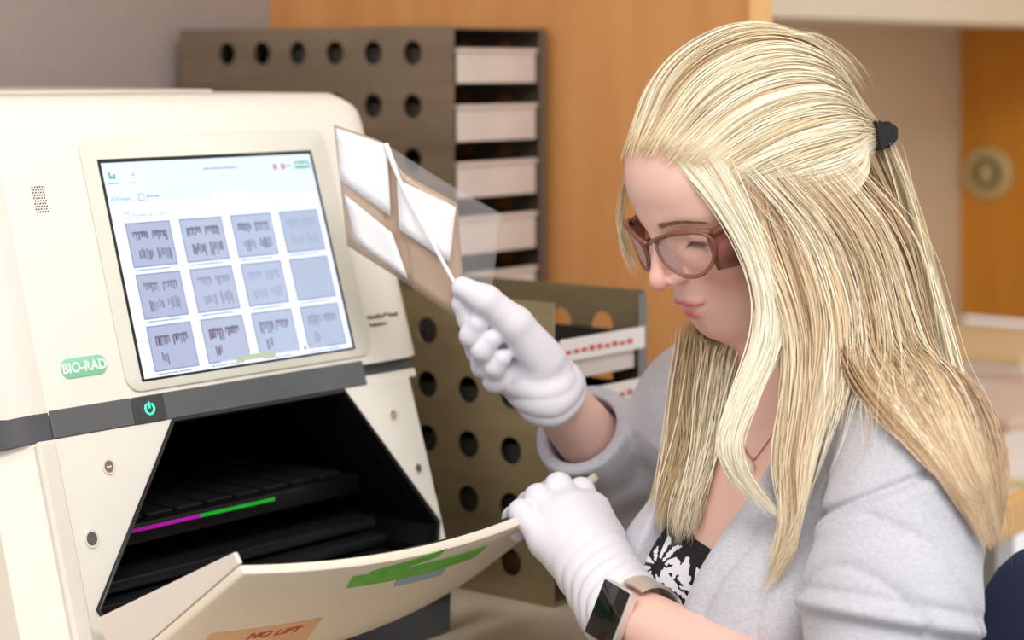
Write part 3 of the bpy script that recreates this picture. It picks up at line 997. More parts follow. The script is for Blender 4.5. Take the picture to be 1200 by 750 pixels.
# arm joints
L_sh, L_el, L_wr = SL+npv(.0, 0, 0), npv(.246, 1.415, .792), PP(728, 715, 1.625)
R_sh, R_el, R_wr = SR, npv(.142, 1.955, .834), PP(646, 460, 1.785)

def head_sdf(p):
    q = tohead(p)
    a = q.copy(); a[:, 0] = np.abs(a[:, 0])          # both halves alike
    d = ellip(a, (0, -.014, .040), (.073, .095, .080))
    d = smin(d, ellip(a, (0, .036, .046), (.058, .053, .050)), .03)
    d = smin(d, ellip(a, (0, .036, -.026), (.056, .049, .062)), .03)
    d = smin(d, ellip(a, (0, .040, -.052), (.043, .039, .033)), .02)
    d = smin(d, cone(a, (.049, .000, -.041), (.014, .066, -.0745), .010, .010), .03)
    d = smin(d, sphere(a, (0, .0715, -.0755), .0125), .020)
    d = smin(d, ellip(a, (.041, .058, -.014), (.020, .021, .017)), .025)
    d = smin(d, cone(a, (.008, .0815, .027), (.046, .061, .027), .0090, .008), .014)
    d = smin(d, ellip(a, (0, .0690, -.046), (.027, .0235, .022)), .016)
    d = sub(d, ellip(a, (.0335, .092, .009), (.0165, .0160, .0115)), .016)
    # nose
    d = smin(d, cone(a, (0, .0845, .024), (0, .1055, -.0125), .0060, .0064), .010)
    d = smin(d, sphere(a, (0, .1080, -.0182), .0070), .008)
    d = smin(d, ellip(a, (.0098, .0950, -.0202), (.0054, .0092, .0055)), .005)
    d = sub(d, ellip(a, (.0062, .1010, -.0292), (.0030, .0052, .0030)), .003)
    # lips
    d = sub(d, cone(a, (0, .1005, -.035), (0, .0985, -.040), .0018, .0022), .006)
    zl = -.0515-.0012*np.cos(a[:, 0]/.024*3.1)+.05*a[:, 0]*0
    up_l = ellip(a, (.0062, .0860, -.0452), (.0150, .0106, .0048))
    lo_l = ellip(a, (0, .0840, -.0560), (.0160, .0112, .0066))
    d = smin(d, up_l, .004); d = smin(d, lo_l, .004)
    d = sub(d, chain(a, [npv(0, .0968, -.0502), npv(.011, .0932, -.0500), npv(.0205, .0852, -.0462)], [.0010, .0010, .0010]), .004)
    # eyelids over the eyeball, lowered; opening below
    lid = sphere(a, (.0315, .0662, .0100), .0142)
    d = smin(d, lid, .005)
    d = sub(d, ellip(a, (.0320, .0820, .0035), (.0128, .0100, .0034)), .0015)
    # ears
    d = smin(d, ellip(a, (.0715, -.010, .002), (.005, .014, .026)), .008)
    return d*f32(HS)

def skin_sdf(p):
    d = head_sdf(p)
    d = smin(d, cone(p, H(0, -.012, -.02), T(0, -.010, .03), .049, .050), .03)
    t = totor(p); a = t.copy(); a[:, 0] = np.abs(a[:, 0])
    b = ellip(a, (0, .005, -.13), (.128, .085, .165))
    b = smin(b, cone(a, (.03, -.018, .038), (.140, 0, -.012), .040, .040), .05)
    b = smin(b, ellip(a, (.062, .075, -.148), (.054, .046, .055)), .03)
    b = sub(b, cone(a, (0, .125, -.10), (0, .14, -.19), .012, .014), .03)
    b = smin(b, ellip(a, (0, .0, -.30), (.112, .080, .13)), .06)
    # collar bones
    b = smin(b, cone(a, (.012, .048, .004), (.11, .018, .018), .0055, .0060), .012)
    d = smin(d, b, .035)
    for (s, e, w) in ((L_sh, L_el, L_wr), (R_sh, R_el, R_wr)):
        d = smin(d, cone(p, s, e, .042, .036), .03)
        m = e+(w-e)*.3
        d = smin(d, chain(p, [e, m, w], [.035, .036, .0238], .02), .015)
    return d

M_skin = bpy.data.materials.new('skin'); M_skin.use_nodes = True
def skin_nodes():
    nt = M_skin.node_tree; N = nt.nodes; L = nt.links
    b = N['Principled BSDF']
    b.inputs['Roughness'].default_value = .48
    b.inputs['Subsurface Weight'].default_value = .25
    b.inputs['Subsurface Radius'].default_value = (1, .35, .2)
    b.inputs['Subsurface Scale'].default_value = .006
    base = N.new('ShaderNodeRGB'); base.outputs[0].default_value = (*lin((240, 197, 182)), 1)
    prev = base.outputs[0]
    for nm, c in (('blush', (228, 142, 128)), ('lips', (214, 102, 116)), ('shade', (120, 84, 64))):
        at = N.new('ShaderNodeAttribute'); at.attribute_name = nm
        mx = N.new('ShaderNodeMix'); mx.data_type = 'RGBA'
        L.new(at.outputs['Fac'], mx.inputs['Factor']); L.new(prev, mx.inputs['A'])
        mx.inputs['B'].default_value = (*lin(c), 1)
        prev = mx.outputs['Result']
    L.new(prev, b.inputs['Base Color'])
    tc = N.new('ShaderNodeTexCoord'); nz = N.new('ShaderNodeTexNoise'); nz.inputs['Scale'].default_value = 900
    bp = N.new('ShaderNodeBump'); bp.inputs['Strength'].default_value = .06; bp.inputs['Distance'].default_value = .0004
    L.new(tc.outputs['Object'], nz.inputs['Vector']); L.new(nz.outputs['Fac'], bp.inputs['Height']); L.new(bp.outputs['Normal'], b.inputs['Normal'])
skin_nodes()

woman = thing('person', 'woman with long blonde hair, safety glasses, grey cardigan and white gloves', 'person',
              (float(TO[0]), float(TO[1]), 0), math.atan2(tf[1], tf[0])+math.pi/2)
# the body: one continuous skin surface; finer on the head
v_, f_ = mesh_sdf(skin_sdf, (-.02, 1.35, .55), (.45, 2.05, 1.32), .0018)
body = npobj('body', v_, f_, M_skin, woman)
q = tohead(v_.astype(f32)); ax_ = np.abs(q[:, 0])
def blob(c, r): return np.exp(-(((np.stack([ax_, q[:, 1], q[:, 2]], -1)-np.array(c))/np.array(r))**2).sum(1))
set_tone(body, 'blush', np.clip(.38*blob((.040, .075, -.024), (.026, .035, .022))+.45*blob((0, .115, -.018), (.013, .014, .012))+.3*blob((0, .09, -.078), (.02, .02, .012)), 0, 1))
lipz = np.where(q[:, 2] > -.0500, blob((.006, .094, -.0458), (.0160, .016, .0046)), blob((0, .094, -.0562), (.0160, .016, .0062)))
set_tone(body, 'lips', np.clip(1.5*lipz-.35, 0, .9))
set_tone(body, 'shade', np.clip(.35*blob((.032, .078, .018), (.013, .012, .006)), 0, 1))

# eyes
M_eyew = mat('eye_white', (232, 226, 222), .15)
M_iris = mat('iris_blue', (84, 112, 140), .15)
M_pup = mat('pupil', (10, 10, 12), .1)
for sx in (1, -1):
    bm = bmesh.new()
    c = npv(.0315*sx, .0662, .0100)
    g = npv(-.12*sx*0-.10, .80, -.58); g /= np.linalg.norm(g)
    a_ = np.cross(g, npv(0, 0, 1)); a_ /= np.linalg.norm(a_); b_ = np.cross(a_, g)
    NR = 24; rings = []
    for i in range(25):
        th = math.pi*i/24
        rings.append([bm.verts.new(H(*(c+(g*math.cos(th)+(a_*math.cos(h)+b_*math.sin(h))*math.sin(th))*.0126))) for h in np.linspace(0, 2*math.pi, NR, endpoint=False)])
    for i in range(24):
        for k in range(NR):
            f = bm.faces.new((rings[i][k], rings[i][(k+1) % NR], rings[i+1][(k+1) % NR], rings[i+1][k]))
            f.material_index = 2 if i < 2 else (1 if i < 4 else 0)
    bmesh.ops.remove_doubles(bm, verts=bm.verts, dist=1e-6)
    obj('eye', bm, [M_eyew, M_iris, M_pup], woman, True)
M_lash = mat('lash_brown', (74, 54, 44), .6)
M_brow = mat('brow_brown', (164, 126, 98), .7)
def on_head(x, z, y0=.13, lift=0.0):
    """point of the head surface in front of (x, z)"""
    ys = np.linspace(y0, .02, 220)
    pts = np.array([H(x, y, z) for y in ys], f32)
    d = head_sdf(pts)
    i = int(np.argmax(d < 0)) if (d < 0).any() else len(ys)-1
    return npv(x, ys[i]+lift, z)
for sx in (1, -1):
    bm = bmesh.new()
    for i in range(26):                       # upper lashes
        f = i/25
        x = .0195+f*.0245; z = .0062-.0026*(2*f-1)**2
        a_ = on_head(sx*x, z, lift=.0002)
        o_ = npv(sx*(.001+.006*(f-.3)), .0065, -.0035)*(.7+.5*f)
        tube(bm, [H(*a_), H(*(a_+o_*.55+npv(0, 0, -.0004))), H(*(a_+o_))], [.00028, .0002, .00006], 4)
    obj('eyelashes', bm, M_lash, woman)
    bm = bmesh.new()
    for i in range(150):                      # brow hairs
        f = random.random()
        x = .011+f*.036; z = .0275+.0058*math.sin(min(1, f*1.25)*1.7)-.009*f-.004*max(0, f-.7)+random.uniform(-.0026, .0026)*(1-.55*f)
        a_ = on_head(sx*x, z, lift=.0003)
        o_ = npv(sx*.0058, -.0016*f, .0022*(1-1.9*f))
        b_ = on_head(sx*x+o_[0], z+o_[2], lift=.0006)
        tube(bm, [H(*a_), H(*((a_+b_)/2+npv(0, .0004, 0))), H(*b_)], [.00022, .0002, .00006], 3)
    obj('eyebrow', bm, M_brow, woman)
# ---------------------------------------------------------------- clothes, gloves, glasses
def torso_soft(p, grow):
    """torso and shoulders, swollen by grow"""
    t = totor(p); a = t.copy(); a[:, 0] = np.abs(a[:, 0])
    g = grow
    b = ellip(a, (0, .003, -.13), (.130+g, .087+g, .165+g))
    b = smin(b, cone(a, (.045, -.018, .030), (.142, 0, -.012), .040+g, .042+g), .05)
    b = smin(b, ellip(a, (.062, .075, -.148), (.054+g, .046+g, .055+g)), .05)
    b = smin(b, ellip(a, (0, .0, -.32), (.118+g, .086+g, .15+g)), .07)
    b = smin(b, ellip(a, (0, -.01, -.46), (.158+g, .118+g, .10+g)), .06)
    return b, t
L_cu = L_sh+(L_el-L_sh)*.565
L_c2 = L_sh+(L_el-L_sh)*.93
R_cu = R_el+(R_wr-R_el)*.73
def sleeve(p, s, e, c, r0, r1, r2):
    d = cone(p, s, e, r0, r1)
    return smin(d, cone(p, e, c+(c-e)*.06, r1, r2), .02)
def axpos(p, a, b):
    a, b = _v(a), _v(b); d = b-a; L_ = f32(np.linalg.norm(d)); d = d/L_
    s = (p-a)@d
    return s, L_, np.linalg.norm(p-a-s[:, None]*d, axis=1)
def edge_left(z):    # cardigan opening on her left, in the torso frame
    return np.interp(z, [-.5, -.20, -.13, -.06, .0, .04, .08], [.012, .014, .024, .044, .062, .070, .075]).astype(f32)
def edge_right(z):
    return np.interp(z, [-.5, -.20, -.13, -.06, .0, .04, .08], [-.040, -.046, -.052, -.058, -.064, -.070, -.075]).astype(f32)
def cardigan_sdf(p):
    b, t = torso_soft(p, .013)
    x, y, z = t[:, 0], t[:, 1], t[:, 2]
    el, er = edge_left(z), edge_right(z)
    # rolled front band beside the opening
    u1 = (x-el)/f32(.030)
    b = b-np.where(y > 0, f32(.0050)*np.exp(-(u1-.55)**2*4), 0)
    b = b+f32(.0032)*np.exp(-((x-el-f32(.034))/f32(.005))**2)*(y > 0)
    b = b+f32(.0045)*(1-np.abs(np.sin((x-el)*46+z*9+1.2*wob(p, 15, .7))))**4*(y > 0)*np.clip((f32(.11)-np.abs(x-f32(.09)))/.05, 0, 1)-f32(.0032)*wob(p, 26, .4)*np.clip((-.02-z)/.1, 0, 1)
    dl = smin(cone(p, L_sh, L_cu, .057, .064), cone(p, L_cu, L_c2+(L_c2-L_cu)*.2, .063, .060), .012)
    s, L_, r = axpos(p, L_sh, L_el)
    k = np.clip((s/L_-.12)/.4, 0, 1)
    tq = totor(p)
    ph_ = s*42+tq[:, 1]*34+2.2*wob(p, 14, .2)+.7*wob(p, 36, 1.)
    dl = dl+f32(.0060)*k*(1-np.abs(np.sin(ph_)))**4-f32(.0020)*k*wob(p, 30, .6)
    # turned-up hem low on the sleeve: a lip with the cloth set back below it
    hm = (p-_v((.2021, 1.47, .8816)))@_v((.1667, .230, .9587))
    dl = dl+f32(.0075)/(1+np.exp(np.clip(hm/f32(.0012), -30, 30)))-f32(.0030)*np.exp(-((hm-f32(.006))/f32(.005))**2)+f32(.0018)*np.exp(-((hm-f32(.017))/f32(.003))**2)
    # armhole seam: a fine groove round the top of the sleeve
    sm = (p-_v((.309, 1.50, .975)))@_v((.355, -.239, -.904))
    seam = np.abs(sm)*1.0
    dl = dl+f32(.0048)*np.exp(-(seam/f32(.0034))**2)-f32(.0015)*np.exp(-((sm-f32(.009))/f32(.005))**2)
    dr = sleeve(p, R_sh, R_el, R_cu, .056, .054, .0435)
    s, L_, r = axpos(p, R_el, R_cu)
    dr = dr-f32(.0035)*np.sin(s*120+2.5*wob(p, 24, .9))*np.clip(1-s/L_*.8, 0, 1)
    out = []
    for (q, e, c, rr_, L_w, hole) in ((dl, L_sh, L_cu, .0600, .011, .0400), (dr, R_el, R_cu, .0415, .028, .0335)):
        ax = (c-e)/np.linalg.norm(c-e)
        # cuffs: thick rolled rings, cut square and hollow round the arm
        q = smin(q, cone(p, c-ax*L_w, c+ax*.001, rr_, rr_-.001)-f32(.003)-f32(.0012)*wob(p, 60, .2), .006)
        c = L_c2 if hole == .0400 else c
        q = smax(q, (p-_v(c+ax*.004))@_v(ax), .004)
        out.append(sub(q, cone(p, c-ax*.035, c+ax*.03, hole, hole), .003))
    d = b
    d = smin(d, out[0], .010); d = smin(d, out[1], .028)
    # the open front and the neck
    op = np.maximum(np.maximum(er-x, x-el), f32(.01)-y)
    op = np.maximum(op, z-f32(.2))
    d = sub(d, op, .004)
    nk = cone(p, T(0, .03, .02), T(0, .0, .12), .066, .075)
    d = sub(d, nk, .006)
    d = np.maximum(d, f32(-.49)-z)
    return d
def knit(name, rgb, rgb2, rib):
    m = bpy.data.materials.new(name); m.use_nodes = True
    nt = m.node_tree; N = nt.nodes; L = nt.links
    b = N['Principled BSDF']; b.inputs['Roughness'].default_value = .95
    b.inputs['Sheen Weight'].default_value = .25; b.inputs['Specular IOR Level'].default_value = .2
    tc = N.new('ShaderNodeTexCoord')
    nz = N.new('ShaderNodeTexNoise'); nz.inputs['Scale'].default_value = 260; nz.inputs['Detail'].default_value = 5
    mp = N.new('ShaderNodeMapping'); mp.inputs['Scale'].default_value = (1, 1, 2.2)
    L.new(tc.outputs['Object'], mp.inputs[0]); L.new(mp.outputs[0], nz.inputs['Vector'])
    n2 = N.new('ShaderNodeTexNoise'); n2.inputs['Scale'].default_value = 26; n2.inputs['Detail'].default_value = 4
    L.new(mp.outputs[0], n2.inputs['Vector'])
    ad = N.new('ShaderNodeMath'); ad.operation = 'MULTIPLY_ADD'; ad.inputs[1].default_value = .35
    L.new(n2.outputs['Fac'], ad.inputs[0]); L.new(nz.outputs['Fac'], ad.inputs[2])
    rp = N.new('ShaderNodeValToRGB')
    rp.color_ramp.elements[0].position = .42; rp.color_ramp.elements[1].position = .82
    rp.color_ramp.elements[0].color = (*lin(rgb2), 1); rp.color_ramp.elements[1].color = (*lin(rgb), 1)
    L.new(ad.outputs[0], rp.inputs[0]); L.new(rp.outputs[0], b.inputs['Base Color'])
    bp = N.new('ShaderNodeBump'); bp.inputs['Strength'].default_value = .35; bp.inputs['Distance'].default_value = .0012
    L.new(nz.outputs['Fac'], bp.inputs['Height']); L.new(bp.outputs['Normal'], b.inputs['Normal'])
    return m
M_card = knit('heather_grey_knit', (200, 200, 207), (182, 182, 191), 1)
v_, f_ = mesh_sdf(cardigan_sdf, (-.06, 1.28, .45), (.50, 2.08, 1.10), .0023)
npobj('cardigan', v_, f_, M_card, woman)

# black camisole with a white flower print
M_cam = bpy.data.materials.new('black_flower_print'); M_cam.use_nodes = True
def cam_nodes():
    nt = M_cam.node_tree; N = nt.nodes; L = nt.links
    b = N['Principled BSDF']; b.inputs['Roughness'].default_value = .85
    at = N.new('ShaderNodeAttribute'); at.attribute_name = 'print'
    rp = N.new('ShaderNodeValToRGB')
    rp.color_ramp.elements[0].position = .4; rp.color_ramp.elements[1].position = .6
    rp.color_ramp.elements[0].color = (*lin((22, 20, 24)), 1); rp.color_ramp.elements[1].color = (*lin((232, 230, 236)), 1)
    L.new(at.outputs['Fac'], rp.inputs[0]); L.new(rp.outputs[0], b.inputs['Base Color'])
cam_nodes()
def cami_sdf(p):
    t = totor(p)
    d = skin_body_only(p)-f32(.0035)
    x, y, z = np.abs(t[:, 0]), t[:, 1], t[:, 2]
    top_ = np.interp(x, [0, .02, .06, .075, .13], [-.098, -.094, -.066, -.05, -.08]).astype(f32)
    d = smax(d, z-top_, .002)
    # straps
    st_ = smax(smax(skin_body_only(p)-f32(.0025), np.abs(x-f32(.075))-f32(.006), .001), -(z+f32(.08)), .001)
    d = np.minimum(d, np.maximum(st_, z-f32(.08)))
    return np.maximum(d, f32(-.40)-z)
def skin_body_only(p):
    t = totor(p); a = t.copy(); a[:, 0] = np.abs(a[:, 0])
    b = ellip(a, (0, .005, -.13), (.128, .085, .165))
    b = smin(b, cone(a, (.03, -.018, .038), (.140, 0, -.012), .040, .040), .05)
    b = smin(b, ellip(a, (.062, .075, -.148), (.054, .046, .055)), .03)
    b = smin(b, ellip(a, (0, .0, -.30), (.112, .080, .13)), .06)
    return b
v_, f_ = mesh_sdf(cami_sdf, (-.0, 1.45, .57), (.44, 1.95, 1.08), .0022)
cami = npobj('camisole', v_, f_, M_cam, woman)
t_ = totor(v_.astype(f32))
pr = np.zeros(len(v_))
for (fx, fz, R_) in ((-.022, -.130, .018), (.0, -.165, .020), (-.008, -.140, .030), (-.040, -.118, .020), (.020, -.190, .030), (-.032, -.178, .024), (-.060, -.165, .018), (.05, -.14, .03), (-.01, -.235, .028), (-.05, -.225, .022)):
    dx, dz = t_[:, 0]-fx, t_[:, 2]-fz
    r_ = np.hypot(dx, dz*.85); th = np.arctan2(dz, dx)
    pet = (np.cos(11*th+fx*300) > -.15) & (r_ < R_*(.86+.14*np.cos(7*th))) & (r_ > R_*.28)
    pr = np.maximum(pr, pet*1.0)
pr *= (t_[:, 1] > 0)
set_tone(cami, 'print', pr)

# trousers, shoes: below the frame
M_jean = mat('dark_denim', (48, 56, 78), .9, var=(42, 50, 70), vscale=200)
M_shoe = mat('black_shoe', (26, 26, 28), .5)
def jeans_sdf(p):
    t = totor(p); a = t.copy(); a[:, 0] = np.abs(a[:, 0])
    d = ellip(a, (0, -.01, -.455), (.160, .122, .105))
    d = smin(d, cone(a, (.082, .0, -.450), (.085, .40, -.450), .082, .062), .04)
    d = smin(d, cone(a, (.085, .40, -.450), (.085, .375, -.86), .060, .047), .02)
    return smax(d, f32(-.885)-t[:, 2], .004)
v_, f_ = mesh_sdf(jeans_sdf, (-.40, 1.20, .05), (.60, 1.95, .68), .006)
npobj('trousers', v_, f_, M_jean, woman)
def shoe_sdf(p):
    t = totor(p); a = t.copy(); a[:, 0] = np.abs(a[:, 0])
    d = chain(a, [npv(.085, .345, -.935), npv(.087, .43, -.952), npv(.09, .52, -.957)], [.040, .036, .026], .02)
    d = smin(d, cone(a, (.085, .37, -.93), (.085, .372, -.875), .036, .042), .02)
    return smax(d, f32(-.984)-t[:, 2], .003)
v_, f_ = mesh_sdf(shoe_sdf, (-.45, 1.15, -.01), (.10, 1.75, .13), .005)
npobj('shoes', v_, f_, M_shoe, woman)

# gloves
M_glove = bpy.data.materials.new('white_nitrile_glove'); M_glove.use_nodes = True
def glove_nodes():
    nt = M_glove.node_tree; N = nt.nodes; L = nt.links
    b = N['Principled BSDF']; b.inputs['Base Color'].default_value = (*lin((228, 226, 234)), 1)
    b.inputs['Roughness'].default_value = .5
    b.inputs['Subsurface Weight'].default_value = .1; b.inputs['Subsurface Scale'].default_value = .003
    tc = N.new('ShaderNodeTexCoord'); nz = N.new('ShaderNodeTexNoise'); nz.inputs['Scale'].default_value = 120; nz.inputs['Detail'].default_value = 3
    nz.inputs['Distortion'].default_value = 1.2
    bp = N.new('ShaderNodeBump'); bp.inputs['Strength'].default_value = .25; bp.inputs['Distance'].default_value = .001
    L.new(tc.outputs['Object'], nz.inputs['Vector']); L.new(nz.outputs['Fac'], bp.inputs['Height']); L.new(bp.outputs['Normal'], b.inputs['Normal'])
glove_nodes()
def glove(name, wr, el, cuff, palm, fingers, thumb, wr_r, seed, cre, fl=.0025):
    """fingers: list of four point lists from the knuckle to the tip; palm: list of (a, b, ra, rb)"""
    ax = (wr-el)/np.linalg.norm(wr-el)
    def f(p):
        d = cone(p, cuff, wr, wr_r+fl, wr_r)
        for (a, b, ra, rb) in palm: d = smin(d, cone(p, a, b, ra, rb), .016)
        s = (p-_v(wr))@_v(ax)
        # creases gather round the wrist
        g = np.exp(-((s-f32(.012))/f32(.045))**2)
        d = d-f32(cre)*g*(np.abs(np.sin(s*210+3.2*wob(p, 30, seed)+1.5*wob(p, 66, seed+1)))-f32(.6))
        d = d+f32(.0010)*wob(p, 95, seed+.5)
        fg = None
        for (pts, rs) in fingers:
            c = chain(p, pts, rs, .004)
            fg = c if fg is None else smin(fg, c, .0010)
        d = smin(d, fg, .0065)
        d = smin(d, chain(p, thumb[0], thumb[1], .005), .007)
        # cuff end: open round the arm
        pl_ = (p-_v(cuff))@_v(-ax)
        d = smax(d, pl_, .003)
        d = sub(d, cone(p, cuff-ax*.02, cuff+ax*.001, wr_r-.0012, wr_r-.006), .002)
        return d
    allp = np.array([q for pts, _ in fingers for q in pts]+list(thumb[0])+[cuff, wr])
    lo, hi = allp.min(0)-.06, allp.max(0)+.06
    v_, f_ = mesh_sdf(f, lo, hi, .0015)
    o = npobj(name, v_, f_, M_glove, woman)
    return o
# her left hand grips the top edge of the drawer front
def pts(*a): return [PP(*q) for q in a]
Lm = pts((641, 634, 1.672), (655, 615, 1.678), (673, 601, 1.688), (694, 600, 1.698))
L_cuff = L_wr-(L_wr-L_el)/np.linalg.norm(L_wr-L_el)*.012
lf = [
    (pts((641, 634, 1.670), (611, 601, 1.683), (603, 607, 1.700), (606, 622, 1.707)), [.0120, .0106, .0098, .0085]),
    (pts((655, 615, 1.676), (631, 584, 1.694), (620, 591, 1.712), (619, 610, 1.720)), [.0130, .0115, .0102, .0088]),
    (pts((673, 601, 1.688), (655, 571, 1.708), (643, 579, 1.727), (637, 600, 1.735)), [.0130, .0118, .0105, .0090]),
    (pts((694, 600, 1.700), (681, 576, 1.722), (669, 583, 1.742), (660, 603, 1.750)), [.0125, .0112, .0100, .0086]),
]
lp = [(L_wr, Lm[0], .0225, .0155), (L_wr, Lm[1], .0235, .0160), (L_wr, Lm[2], .0235, .0160), (L_wr, Lm[3], .0225, .0155), (L_wr, (Lm[1]+Lm[2])/2, .026, .018)]
lth = (pts((712, 668, 1.655), (712, 630, 1.690), (703, 608, 1.718), (697, 598, 1.735)), [.0175, .0140, .0120, .0095])
glove('glove', L_wr, L_el, L_cuff, lp, lf, lth, .0300, .3, .0022)
# her right hand pinches the plastic sleeve
Rm = pts((604, 386, 1.800), (594, 404, 1.800), (596, 424, 1.798), (606, 444, 1.795))
R_cuff = R_wr-(R_wr-R_el)/np.linalg.norm(R_wr-R_el)*.006
rf = [
    (pts((604, 386, 1.802), (568, 392, 1.782), (550, 375, 1.768), (540, 356, 1.764)), [.0125, .0105, .0095, .0082]),
    (pts((594, 404, 1.802), (562, 410, 1.778), (553, 393, 1.762), (560, 379, 1.757)), [.0130, .0115, .0102, .0090]),
    (pts((596, 424, 1.800), (568, 428, 1.775), (566, 410, 1.760), (576, 398, 1.757)), [.0125, .0112, .0100, .0088]),
    (pts((606, 444, 1.797), (580, 446, 1.776), (580, 430, 1.764), (588, 420, 1.760)), [.0115, .0100, .0090, .0080]),
]
rp_ = [(R_wr, Rm[0], .0215, .0150), (R_wr, Rm[1], .0225, .0155), (R_wr, Rm[2], .0225, .0150), (R_wr, Rm[3], .0215, .0145), (R_wr, (Rm[1]+Rm[2])/2, .024, .017)]
rth = (pts((638, 424, 1.772), (604, 380, 1.758), (570, 352, 1.752), (542, 337, 1.757)), [.0200, .0150, .0125, .0095])
glove('glove', R_wr, R_el, R_cuff, rp_, rf, rth, .0258, 1.1, .0014, .0005)

# wristwatch on her left forearm, above the glove
M_silver = mat('watch_steel', (230, 224, 216), .35, .6)
M_wglass = mat('watch_glass', (8, 9, 14), .08, coat=.6)
wax = (L_el-L_wr)/np.linalg.norm(L_el-L_wr)
wc = L_wr+wax*.020
cam_dir = npv(0, 0, CZ)-wc; cam_dir /= np.linalg.norm(cam_dir)
wy = cam_dir-wax*(cam_dir@wax); wy /= np.linalg.norm(wy)
wx = np.cross(wax, wy)
if wx[2] > 0: wx = -wx                         # wx points down in view
tilt_ = math.radians(30)
WR = .0315
def wpt(a_, r, s): return Vector(wc+wax*s+(wy*math.cos(a_)+wx*math.sin(a_))*r)
watch = None
bm = bmesh.new()
for (a0, a1) in ((math.radians(38), math.radians(322)),):
    ang = np.linspace(a0, a1, 46); rows = []
    for a_ in ang:
        rows.append([bm.verts.new(wpt(a_, r, s)) for r, s in ((WR, -.013), (WR, .013), (WR+.0022, .013), (WR+.0022, -.013))])
    for i in range(len(rows)-1):
        for e in range(4): bm.faces.new((rows[i][e], rows[i][(e+1) % 4], rows[i+1][(e+1) % 4], rows[i+1][e]))
    bm.faces.new(rows[0]); bm.faces.new(rows[-1][::-1])
watch = obj('wristwatch', bm, M_silver, woman, 40)
watch['label'] = 'silver wristwatch with a black rectangular face'
bm = bmesh.new()
ca = math.radians(12)
cc = wpt(ca, WR+.0015, 0); cr_ = (Vector(wy)*math.cos(ca)+Vector(wx)*math.sin(ca)); ct = (Vector(wx)*math.cos(ca)-Vector(wy)*math.sin(ca))
frame_box(bm, cc, Vector(wax), ct, cr_, (-.0165, -.023, -.008), (.0165, .023, .0010)); bevel_all(bm, .002, 2)
obj('watch_case', bm, M_silver, watch, 40)
bm = bmesh.new()
frame_box(bm, cc, Vector(wax), ct, cr_, (-.0153, -.0218, .0011), (.0153, .0218, .0022)); bevel_all(bm, .001, 2)
obj('watch_face', bm, M_wglass, watch, 40)

# safety glasses
M_frame = film('smoky_brown_frame', (158, 104, 88), .48, .15)
M_shield = film('amber_side_shield', (186, 112, 92), .42, .15)
M_lens = film('clear_pink_lens', (214, 180, 176), .05, .03)
def gy(x): return .1025-5.2*x*x-.0*abs(x)
def gpt(x, z, dy=0.0): return Vector(H(x, gy(x)+dy+.10*(z-.0)*0, z))
rim = [(.0105+(x_-.0085)*1.09, z_*.98+.0035) for x_, z_ in [(.0085, .0105), (.018, .0185), (.032, .0205), (.048, .0190), (.0565, .0130), (.0575, .0030), (.0520, -.0100), (.0400, -.0190), (.0260, -.0185), (.0150, -.0110), (.0090, -.0010)]]
gl = None
for sx in (1, -1):
    P3 = [gpt(sx*x, z) for x, z in rim]
    cl = smooth_path(P3+[P3[0]], 60)[:-1]
    bm = bmesh.new(); tube(bm, [Vector(q) for q in cl], .0017, 8, closed=True)
    if gl is None:
        gl = obj('safety_glasses', bm, M_frame, woman, True); gl['label'] = 'smoky brown safety glasses with side shields'
        par = gl
    else: obj('rim', bm, M_frame, gl, True)
    bm = bmesh.new()
    c = gpt(sx*.033, .002, .001); cv = bm.verts.new(c); ring = [bm.verts.new(Vector(q)) for q in cl]
    mid = [bm.verts.new((Vector(q)*.5+c*.5)) for q in cl]
    for i in range(len(ring)):
        j = (i+1) % len(ring)
        bm.faces.new((ring[i], ring[j], mid[j], mid[i])); bm.faces.new((mid[i], mid[j], cv))
    obj('lens', bm, M_lens, gl, True)
    # brow bar, side shield and temple arm
    bm = bmesh.new()
    tube(bm, [gpt(sx*.0, .0150, .001), gpt(sx*.013, .0200, .001), gpt(sx*.034, .0245, .0), gpt(sx*.054, .0225, -.001), Vector(H(sx*.063, .078, .0185))], [.0018, .0020, .0020, .0022, .0028], 8)
    obj('brow_bar', bm, M_frame, gl, True)
    bm = bmesh.new()
    top_ = [(.0585, .082, .0165), (.0655, .066, .0155), (.0700, .048, .0140), (.0715, .036, .0125)]
    bot_ = [(.0560, .083, -.0150), (.0640, .068, -.0180), (.0690, .050, -.0130), (.0712, .037, -.0020)]
    tv = [[bm.verts.new(H(sx*(x+dx), y, z)) for x, y, z in top_] for dx in (0, .0016)]
    bv = [[bm.verts.new(H(sx*(x+dx), y, z)) for x, y, z in bot_] for dx in (0, .0016)]
    for i in range(3):
        for k in (0, 1): bm.faces.new((tv[k][i], tv[k][i+1], bv[k][i+1], bv[k][i]))
        bm.faces.new((tv[0][i], tv[1][i], tv[1][i+1], tv[0][i+1])); bm.faces.new((bv[0][i], bv[0][i+1], bv[1][i+1], bv[1][i]))
    bm.faces.new((tv[0][0], bv[0][0], bv[1][0], tv[1][0])); bm.faces.new((tv[0][3], tv[1][3], bv[1][3], bv[0][3]))
    obj('side_shield', bm, M_shield, gl, True)
    bm = bmesh.new()
    tube(bm, [Vector(H(sx*x, y, z)) for x, y, z in ((.0615, .078, .0165), (.0700, .050, .0165), (.0755, .010, .0170), (.0765, -.010, .014), (.0750, -.024, .000))], [.0034, .0030, .0026, .0024, .0022], 8)
    obj('temple_arm', bm, M_frame, gl, True)

